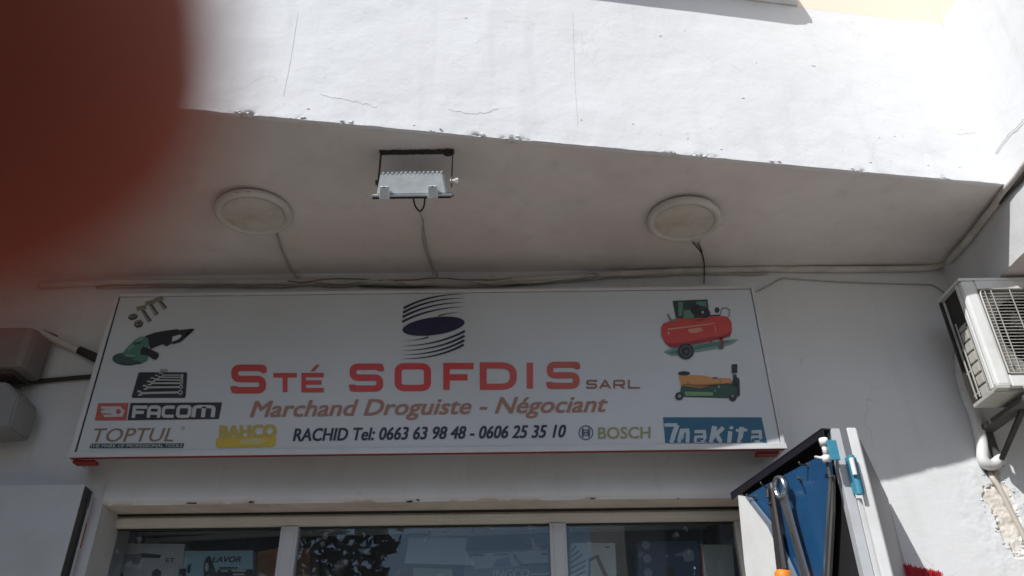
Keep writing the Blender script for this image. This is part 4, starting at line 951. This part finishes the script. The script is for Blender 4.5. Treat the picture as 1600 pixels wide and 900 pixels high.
# wire guard: thin horizontals on a few uprights
me_w = None; nW = 27
for k in range(nW):
    z = oz0+.008+(oz1-oz0-.016)*k/(nW-1)
    if me_w is None:
        bm = bmesh.new(); tube(bm, [Vector((ox0+.004, Y0+.002, 0)), Vector((ox1-.004, Y0+.002, 0))], .0013, 6)
        o = fin('guard_wire', bm, M['wire'], ac, True); me_w = o.data; o.location = (0, 0, z)
    else: o = link('guard_wire', me_w, None, ac); o.location = (0, 0, z)
for x in (ox0+.022, ox0+.05, ox0+.13, ox0+.26, ox0+.40, ox1-.05):
    boxo('guard_upright', (x, Y0-.003, oz0+.004), (x+.0042, Y0+.000, oz1-.004), M['wire'], ac, .0008)
bm = bmesh.new(); tube(bm, rnd([(ox0+.003, oz0+.003), (ox1-.003, oz0+.003), (ox1-.003, oz1-.003), (ox0+.003, oz1-.003)], .03, True) and [Vector((x, Y0-.001, z)) for x, z in rnd([(ox0+.003, oz0+.003), (ox1-.003, oz0+.003), (ox1-.003, oz1-.003), (ox0+.003, oz1-.003), (ox0+.003, oz0+.003)], .03)], .004, 6, False); fin('guard_rim', bm, M['wire'], ac, True)
for x, z in ((ox0+.03, oz1-.03), (ox0+.028, oz0+.03)):
    bm = bmesh.new(); cyl(bm, (x, Y0-.006, z), (0, 1, 0), .005, .006, 8); fin('screw', bm, M['steel'], ac)
# brackets
br = thing('wall_bracket', 'dark triangular steel bracket nearer the sign carrying the outdoor unit', 'bracket')
def bracket(x, t):
    boxo('arm', (x, Y0+.02, Z0-.050), (x+.070, .012, Z0-.030), M['rubber'], t, .002)
    boxo('wall_plate', (x+.03, -.012, Z0-.20), (x+.065, .008, Z0-.051), M['rubber'], t, .002)
    bm = bmesh.new(); a = Vector((x+.036, Y0+.12, Z0-.052)); b_ = Vector((x+.036, -.013, Z0-.19)); n_ = Vector((0, .010, -.012))
    prism(bm, [a-n_, a+n_, b_+n_*.6, b_-n_*.6], (.022, 0, 0)); fin('brace', bm, M['blackm'], t)
bracket(2.03, br)
br2 = thing('wall_bracket', 'second steel bracket under the far end of the outdoor unit', 'bracket'); bracket(2.50, br2)
for t, g in ((br, None), (br2, None)): t['group'] = 'brackets under the right outdoor unit'
# lagged pipe and drain
tag(tubeo('insulated_pipe', [at_y(1512, 490, -.07), at_y(1502, 545, -.045), at_y(1503, 590, -.03), at_y(1511, 620, -.025), at_y(1523, 650, -.025), at_y(1531, 680, -.026), at_y(1534, 700, -.026), at_y(1535, 716, -.026), at_y(1540, 724, -.026), at_y(1549, 727, -.02), at_y(1560, 721, -.01), at_y(1565, 712, .03)], .024, M['ac'], seg=14, wob=.003), 'white wrapped pipe dropping from the outdoor unit into the broken plaster', 'pipe')
tag(tubeo('drain_pipe', [at_y(1545, 738, .02), at_y(1550, 746, -.006), at_y(1562, 763, -.014), at_y(1577, 793, -.014), at_y(1592, 822, -.014), at_y(1606, 850, -.014), at_y(1640, 920, -.014), at_y(1700, 1040, -.014)], .011, flat('beige drain plastic', (.50, .46, .40), .5), seg=12), 'beige drain tube slanting over bare plaster at the right edge', 'pipe')
# curled plaster shards round the hole
bm = bmesh.new()
for k in range(34):
    a = random.uniform(0, 6.28); z = 2.36+.15*math.sin(a)+random.gauss(0, .012); x = 2.038+.078*math.cos(a)+random.gauss(0, .008)
    if random.random() < .35: x, z = random.gauss(2.075, .04), random.gauss(2.52, .03)
    s = random.uniform(.002, .007); q = Vector((x, wall_right(x, z).y-.0015, z)); t_ = random.uniform(-.8, .8)
    prism(bm, [q+Vector((math.cos(b_)*s*random.uniform(.6, 1.5), math.sin(b_+t_)*s*.45, math.sin(b_)*s*random.uniform(.5, 1.2))) for b_ in lin(0, 5.1, 4)], (0, .0025, 0))
tag(fin('plaster_shards', bm, M['side'], B), None, None, kind='stuff')

# ================================================================== LEFT SIDE things
la = thing('wall_unit', 'dim pale rounded casing on the wall at the left edge under the blurred finger', 'wall unit')
cA = at_y(56, 508, -.20); cB = at_y(50, 574, -.20)
boxo('casing', (cA.x-.60, -.20, cB.z), (cA.x, -.03, cA.z), flat('dull casing plastic', (.17, .16, .15), .6), la, .035)
boxo('underside', (cA.x-.57, -.180, cB.z-.018), (cA.x-.045, -.05, cB.z+.002), M['acd'], la, .004)
a = at_y(30, 606, -.20); b_ = at_y(14, 668, -.20)
bm = bmesh.new(); P = [at_y(u, v, -.22) for u, v in ((-60, 596), (10, 596), (29, 619), (14, 668), (-60, 676))]; prism(bm, P, (0, .16, 0)); bmesh.ops.bevel(bm, geom=list(bm.edges), offset=.008, segments=2, affect='EDGES')
tag(fin('junction_box', bm, flat('dull box plastic', (.24, .24, .235), .6)), 'small white wall box hanging under the rounded casing at the left edge', 'box')
tag(tubeo('cable', [at_y(8, 603, -.17), at_y(22, 606, -.12), at_y(38, 600, -.06), at_y(60, 596, -.02), at_y(100, 592, -.015), at_y(150, 588, -.015)], .0105, M['cable'], seg=8), 'black hose from the wall box passing behind the sign', 'cable')
o = tag(tubeo('wrapped_pipe', [at_y(52, 514, -.10), at_y(75, 526, -.05), at_y(100, 537, -.03), at_y(125, 548, -.03), at_y(160, 564, -.03)], .017, M['pipe'], seg=12), 'taped pipe slanting down behind the left end of the sign', 'pipe')
for (u, v), (u2, v2) in (((66, 521), (86, 530)), ((124, 547), (156, 562))):
    bm = bmesh.new(); tube(bm, [at_y(u, v, -.035), at_y((u+u2)/2, (v+v2)/2, -.032), at_y(u2, v2, -.032)], [.0195, .021, .0205], 12); fin('tape', bm, M['cable'], o, True)
tag(tubeo('cable', [at_y(58, 560, -.02), at_y(48, 575, -.02), at_y(36, 600, -.02), at_y(30, 625, -.008), at_y(20, 665, -.008)], .006, M['cablew']), 'thin pale cable hanging down the wall left of the sign', 'cable')

# ================================================================== BROOM, bottom right
bmr = thing('broom', 'upturned broom with bright red bristles in front of the sunlit wall', 'broom')
ya = -.12; tp = at_y(1424, 893, ya)-Vector((.02, 0, 0)); bt = at_y(1424, 960, ya)-Vector((.02, 0, 0))
bm = bmesh.new()
for k in range(900):
    x = tp.x+random.uniform(-.055, .10); y = ya+random.uniform(-.03, .03); t_ = (x-tp.x)
    z = tp.z+.030-abs(t_+.03)*.32+random.uniform(-.008, .006)
    lean = Vector((t_*.25+random.uniform(-.012, .012), random.uniform(-.01, .01), 0)); r_ = .0013
    a = Vector((x, y, z))+lean; b_ = Vector((tp.x+t_*.7, y*.8+ya*.2, bt.z)); s_ = Vector((r_, 0, 0)); u_ = Vector((0, r_, 0))
    vs = [bm.verts.new(q) for q in (a-s_, a+s_, a+u_, b_-s_, b_+s_, b_+u_)]
    bm.faces.new((vs[0], vs[1], vs[4], vs[3])); bm.faces.new((vs[1], vs[2], vs[5], vs[4])); bm.faces.new((vs[2], vs[0], vs[3], vs[5])); bm.faces.new(vs[:3])
tag(fin('bristles', bm, M['bristle'], bmr), None, None, kind='stuff')
boxo('head', (bt.x-.045, ya-.03, bt.z-.05), (bt.x+.10, ya+.03, bt.z+.002), M['red'], bmr, .006)
bm = bmesh.new(); tube(bm, [Vector((bt.x, ya, bt.z-.05)), Vector((bt.x+.04, ya+.02, 0))], .012, 12); fin('pole', bm, M['card'], bmr, True)

# ================================================================== GOODS behind the glass
def wp_(u, v, y): return at_y(u, v, y)
def carton(name, label, cat, quad, y, depth, m, bev=.002):
    t = thing(name, label, cat)
    bm = bmesh.new(); prism(bm, [wp_(u, v, y) for u, v in quad], (0, depth, 0)); fin('carton', bm, m, t); return t
def onp(y): return lambda u, v: at_y(u, v, y)
def fpoly(name, rings, m, y, parent):
    bm = bmesh.new()
    for r in rings:
        bm.faces.new([bm.verts.new(at_y(u, v, y)) for u, v in r])
    bmesh.ops.triangulate(bm, faces=list(bm.faces)); return fin(name, bm, m, parent)
yb = .34
b1 = carton('carton_box', 'pale grey carton at the left end of the window display', 'box', ((187, 849), (289, 850), (280, 960), (170, 960)), yb, .25, flat('pale carton', (.50, .50, .54), .6))
fpoly('print', [[(183, 866), (222, 866), (219, 882), (180, 882)]], flat('mauve print', (.22, .18, .23)), yb-.0015, b1)
text('lettering', 'ET', 259, 273, 878.5, 878.5, 6.5, flat('carton ink', (.03, .03, .035)), .03, .1, 1, b1, onp(yb-.0015))
fpoly('print', [[(215, 866), (222, 864), (252, 867), (250, 872), (218, 871)], [(238, 893), (245, 888), (252, 893), (250, 905), (235, 905)], [(185, 896), (193, 896), (192, 905), (184, 905)]], flat('carton ink', (.03, .03, .035)), yb-.0012, b1)
yb2 = .31
b2 = carton('carton_box', 'pale blue carton with dark slanted lettering, pictured machine below', 'box', ((289, 861), (395, 860), (397, 960), (280, 960)), yb2, .22, flat('pale blue carton', (.27, .44, .52), .5))
text('lettering', 'LAVOR', 332, 376, 878.5, 878, 8.5, flat('dark blue print', (.015, .022, .04)), .05, .28, 1, b2, onp(yb2-.0015))
fpoly('print', [[(318, 882), (322, 871), (328, 868), (331, 876), (333, 890), (340, 900), (318, 905)], [(293, 884), (299, 880), (297, 895), (292, 895)], [(342, 886), (372, 886), (371, 888.5), (344, 889)], [(340, 890), (395, 889), (396, 905), (335, 905)], [(280, 889), (291, 888), (290, 905), (278, 905)]], flat('dark blue print', (.015, .022, .04)), yb2-.0015, b2)
fpoly('print', [ell(323, 886, 3, 7, 0, 14), [(345, 891), (356, 891), (356, 893.5), (345, 893.5)], [(362, 890), (384, 890), (384, 893), (362, 893)], [(364, 896), (382, 896), (382, 899), (364, 899)]], flat('light print', (.36, .40, .42)), yb2-.003, b2)
carton('carton_box', 'brown cardboard box left of the first mullion', 'box', ((402, 862), (436, 856), (432, 960), (398, 960)), .36, .2, M['card'])
carton('carton_box', 'brown cardboard box right of the first mullion', 'box', ((462, 856), (484, 857), (481, 960), (456, 960)), .36, .2, M['card'])
b3 = carton('document_sheet', 'pale blue sheet tilted high up in the middle pane', 'paper', ((639, 840), (731, 840.5), (727, 857), (741, 883), (632, 880)), .45, .004, flat('pale blue paper', (.34, .43, .47), .7))
carton('carton_box', 'olive grey carton below the pale sheet in the middle pane', 'box', ((646, 887), (706, 889), (705, 960), (640, 960)), .50, .2, flat('olive carton', (.24, .28, .21), .7))
b4 = carton('carton_box', 'grey carton with white lettering right in the middle pane', 'box', ((726, 862), (856, 857), (860, 960), (722, 960)), .52, .2, flat('dark grey carton', (.10, .135, .16), .6))
fpoly('print', [[(742, 866), (770, 864), (800, 863), (812, 884), (742, 889), (731, 876)], [(800, 862), (855, 860), (857, 880), (818, 883)]], flat('grey blue print', (.32, .41, .45)), .518, b4)
fpoly('print', [[(776, 874), (796, 871), (800, 885), (770, 886)], [(801, 868), (806, 866), (810, 878), (804, 875)]], flat('blue print', (.06, .10, .17)), .516, b4)
fpoly('print', [[(740, 866), (758, 866), (758, 868.5), (740, 869)], [(772, 866), (795, 865), (795, 867), (772, 868)], [(812, 881), (858, 879), (858, 883), (815, 884)], [(847, 864), (858, 864), (858, 867), (848, 867)]], flat('darkest print', (.012, .014, .018)), .5155, b4)
text('lettering', 'INGCO', 770, 827, 904, 902, 13, flat('chalk print', (.36, .42, .40)), .03, .15, 1, b4, onp(.515))
fpoly('print', [[(829, 896), (859, 895), (859, 897.5), (829, 898.5)]], flat('chalk print', (.36, .42, .40)), .515, b4)
b5 = carton('carton_box', 'pale carton with slanted dark stripes right of the second mullion', 'box', ((892, 848), (961, 848.5), (966, 960), (892, 960)), .36, .2, flat('pale striped carton', (.48, .56, .60), .6))
rr = []
for k in range(6):
    v0 = 862+k*8.5; rr += stroke([(892.5, v0), (893+7+5*k if k < 3 else 915, v0-8-2.2*k if k < 3 else v0-12)], 2.6)
rr += [[(920, 874), (923, 872), (923, 900), (919, 900)], [(918, 874), (934, 866), (936, 870), (921, 878)], [(930, 870), (935, 867), (950, 900), (943, 900)]]
fpoly('print', rr, flat('dark stripe print', (.03, .055, .085)), .3585, b5)
fpoly('print', [[(945, 854), (952, 853.5), (952, 856), (945, 856)]], flat('small dark print', (.03, .03, .04)), .3585, b5)
b6 = thing('tool_case', 'dark blue tool case with round pale spots in the right pane', 'case')
bm = bmesh.new(); prism(bm, [wp_(u, v, .36) for u, v in rnd([(996, 846), (1092, 845), (1098, 960), (996, 960)], 7, True)], (0, .16, 0)); fin('shell', bm, flat('dark blue case plastic', (.035, .065, .15), .5), b6)
for u, v, a in ((1009, 852, 7.5), (1011, 873, 7.5), (1013, 895, 7.5)):
    bm = bmesh.new(); lathe(bm, wp_(u, v, .357), (0, 1, 0), [(0, -.002), (.018, -.002), (.02, .003)], 20); fin('disc', bm, flat('dull blue plastic', (.22, .28, .38), .6), b6)
bm = bmesh.new(); prism(bm, [wp_(u, v, .357) for u, v in rnd([(1068, 860), (1083, 858), (1086, 876), (1069, 878)], 5, True)], (0, .004, 0)); fin('disc', bm, flat('dull blue plastic', (.22, .28, .38), .6), b6)
bm = bmesh.new(); cyl(bm, wp_(1047, 893, .357), (0, 1, 0), .022, .004, 20); fin('latch', bm, M['black'], b6)
b7 = carton('carton_box', 'pale greenish carton with a red side at the right end of the window', 'box', ((1097, 851), (1144, 851), (1153, 960), (1101, 960)), .35, .2, flat('pale green carton', (.45, .50, .46), .7))
bm = bmesh.new(); prism(bm, [wp_(u, v, .349) for u, v in ((1094, 851.5), (1097.5, 851.5), (1102, 960), (1096, 960))], (0, .18, 0)); fin('side', bm, M['red'], b7)
b8 = carton('carton_box', 'grey blue carton standing behind, in the top right pane corner', 'box', ((1116, 813), (1150, 812), (1152, 850), (1118, 848)), .55, .2, flat('grey blue carton', (.25, .33, .36), .7))
bm = bmesh.new(); prism(bm, [wp_(u, v, .549) for u, v in ell(1138, 828, 11, 17, 0, 20)], (0, .01, 0)); fin('label_disc', bm, flat('deep blue print', (.03, .07, .11)), b8)
# steel beam shutter guides seen through the top of the panes
for (u0, v0, u1, v1, r_, lb, y) in ((226, 845, 440, 832, .010, 'upper pale steel rail behind the top of the left pane', .42), (215, 833, 1115, 818, .005, 'long thin rail running behind the top of all panes', .38), (466, 834, 668, 828, .009, 'middle pale rail behind the top of the centre pane', .46), (672, 833, 860, 826, .013, 'thick grey rail behind the top right of the centre pane', .46), (890, 826, 1105, 822, .009, 'grey rail behind the top of the right pane', .44)):
    a, b_ = wp_(u0, v0, y), wp_(u1, v1, y); b_.z = a.z+(b_.z-a.z)
    bm = bmesh.new(); prism(bm, [a+Vector((0, 0, -r_)), a+Vector((0, .02, -r_*1.1)), a+Vector((0, .03, r_)), a+Vector((0, .004, r_))], b_-a); tag(fin('rail', bm, M['metalroom']), lb, 'rail', 'rails behind the panes')
t = thing('room_lamp', 'small pale round lamp hanging inside beside the second mullion', 'lamp')
q = wp_(843, 845, .75); bm = bmesh.new(); lathe(bm, q, (0, 0, -1), [(0, -.02), (.06, -.018), (.085, -.006), (.085, .0), (.08, .002), (0, .002)], 32); fin('shade', bm, flat('pale lamp plastic', (.45, .55, .55), .5), t, True)
bm = bmesh.new(); cyl(bm, q+Vector((0, 0, .016)), (0, 0, 1), .012, .5, 10); fin('stem', bm, M['black'], t)
# display shelf carrying the goods
bm = bmesh.new(); box(bm, (-1.7, .26, .9), (1.0, .75, .93)); box(bm, (-1.7, .26, 1.9), (1.0, .75, 1.915)); tag(fin('display_shelf', bm, M['metalroom']), 'steel display shelf carrying the boxes inside the window', 'shelf')

# ================================================================== ACROSS THE STREET (seen only as reflections)
oh = thing('house', 'long grey house across the street left of the tree, seen in the left pane', 'building', (-20, -13, 0))
boxo('wall', (-26, -22, 0), (-7.5, -13, 9.5), mat('grey house plaster', (.20, .185, .17), .9, bump=.003), oh, 0)
for k in range(7):
    for j in range(2): boxo('window', (-24.8+k*2.4, -13.02, 1.2+j*3.4), (-23.6+k*2.4, -12.99, 2.8+j*3.4), M['dark'], oh, 0)
ob = thing('house', 'plain pale house across the street mirrored in the right pane', 'building', (2.2, -12.5, 0))
boxo('wall', (2.2, -20, 0), (12, -12.5, 8.2), mat('house plaster', (.45, .40, .33), .9, bump=.003), ob, 0)
for k in range(4):
    for j in range(2): boxo('window', (3.0+k*2.2, -12.52, 1.2+j*3.2), (4.1+k*2.2, -12.49, 2.8+j*3.2), M['dark'], ob, 0)
boxo('door', (5.0, -12.53, 0), (5.9, -12.49, 2.1), M['card'], ob, 0)
tr = thing('street_tree', 'leafy street tree across the road mirrored in the left panes', 'tree', (-4.6, -11.6, 0))
bm = bmesh.new(); b0 = Vector((-4.6, -11.6, 0)); tube(bm, [b0, b0+Vector((.1, 0, 1.5)), b0+Vector((.0, .1, 3.2)), b0+Vector((.2, 0, 5))], [.2, .16, .13, .06], 10)
for k in range(7):
    a = k*.9; tube(bm, [b0+Vector((.05, 0, 2.4+k*.3)), b0+Vector((math.cos(a)*1, math.sin(a)*1, 3.4+k*.3)), b0+Vector((math.cos(a)*1.9, math.sin(a)*1.9, 4.2+k*.3))], [.07, .045, .015], 6)
fin('trunk', bm, M['bark'], tr, True, off=b0)
bm = bmesh.new()
for k in range(2600):
    a = random.uniform(0, 6.28); r_ = random.random()**.5*2.3; z = 4.9+random.uniform(-2.0, 2.2)*math.sqrt(max(0, 1-(r_/2.5)**2))
    c_ = b0+Vector((math.cos(a)*r_, math.sin(a)*r_, z)); c_ += Vector((noise.noise(c_), noise.noise(c_*1.3), noise.noise(c_*.8)))*.5
    s_ = random.uniform(.09, .17); u_ = Vector((random.gauss(0, 1), random.gauss(0, 1), random.gauss(0, 1))).normalized(); v2 = u_.orthogonal().normalized()
    bm.faces.new([bm.verts.new(c_+q) for q in (u_*s_, v2*s_*.5, -u_*s_, -v2*s_*.5)])
fin('crown', bm, M['leaf'], tr, off=b0)

# ================================================================== HAND HOLDING THE PHONE (its fingertip intrudes at the upper left)
def cs(x, y, d): return CAM+RT*(x*.001)+UP*(y*.001)+FW*(d*.001)      # millimetres right, up, forward of the lens
hand = thing('hand', 'out of focus hand whose fingertip covers the upper left of the lens', 'hand', tuple(CAM))
V, Ed, Ra = [], [], []
def chain(pts, start=None):
    last = start
    for p, r_ in pts:
        V.append(cs(*p)-CAM); Ra.append(r_*.001); i = len(V)-1
        if last is not None: Ed.append((last, i))
        last = i
    return last
wrist = chain([((-190, 10, -34), 26), ((-155, 14, -26), 24), ((-122, 20, -16), 28)])
root0 = 2
k1 = chain([((-88, -2, -6), 13), ((-68, 7, 7), 9.5), ((-48, 8, 14), 8.6), ((-31, 8.0, 16.5), 11.2), ((-17, 7.8, 17), 10.8), ((-12.0, 8.3, 17), 9.6), ((-7.1, 9.5, 17), 7.0)], root0)       # index
chain([((-88, 18, -6), 13), ((-68, 25, 8), 9.8), ((-44, 26.5, 15), 8.8), ((-24, 25, 17), 9.4), ((-12, 24.5, 17), 8.8), ((-3, 24, 17), 7)], root0)
chain([((-90, 38, -6), 12), ((-70, 44, 7), 9.2), ((-48, 45, 13), 8.4), ((-28, 43, 14), 7.8), ((-16, 42, 13), 7)], root0)
chain([((-94, 56, -8), 11), ((-76, 61, 4), 8), ((-60, 61, 9), 7.2), ((-46, 60, 9), 6.4)], root0)
chain([((-96, -30, -28), 13), ((-70, -18, -30), 10.5), ((-48, -10, -24), 9.5), ((-34, -8, -20), 8)], root0)                              # thumb
me = bpy.data.meshes.new('skin_base'); me.from_pydata(V, Ed, []); ho = bpy.data.objects.new('tmp_hand', me); COL.objects.link(ho)
md = ho.modifiers.new('s', 'SKIN'); md.branch_smoothing = .6
for i, sv in enumerate(me.skin_vertices[0].data): sv.radius = (Ra[i], Ra[i]); sv.use_root = (i == 0)
md.use_smooth_shade = True
ss = ho.modifiers.new('u', 'SUBSURF'); ss.levels = 3; ss.render_levels = 3
bpy.context.view_layer.update(); dg = bpy.context.evaluated_depsgraph_get()
mh = bpy.data.meshes.new_from_object(ho.evaluated_get(dg)); mh.name = 'hand_skin'; bpy.data.objects.remove(ho)
mh.materials.clear(); link('skin', mh, M['skin'], hand, True)
nb = bmesh.new(); bmesh.ops.create_uvsphere(nb, u_segments=16, v_segments=10, radius=1)
B3 = Matrix(((RT.x, UP.x, FW.x), (RT.y, UP.y, FW.y), (RT.z, UP.z, FW.z))).to_4x4()
for v in nb.verts: v.co = Vector((v.co.x*.0060, v.co.y*.0055, v.co.z*.0015))
bmesh.ops.transform(nb, matrix=B3, verts=nb.verts); bmesh.ops.translate(nb, vec=cs(-15, 6.6, 25)-CAM, verts=nb.verts); fin('nail', nb, M['nail'], hand, True)
ph = thing('phone', 'black phone body held just behind the lens', 'phone', tuple(CAM))
bm = bmesh.new(); box(bm, (-.030, -.062, .0025), (.125, .014, .0105), .0018, None)
bmesh.ops.transform(bm, matrix=Matrix(((RT.x, UP.x, -FW.x, 0), (RT.y, UP.y, -FW.y, 0), (RT.z, UP.z, -FW.z, 0), (0, 0, 0, 1))), verts=bm.verts); fin('body', bm, M['black'], ph)
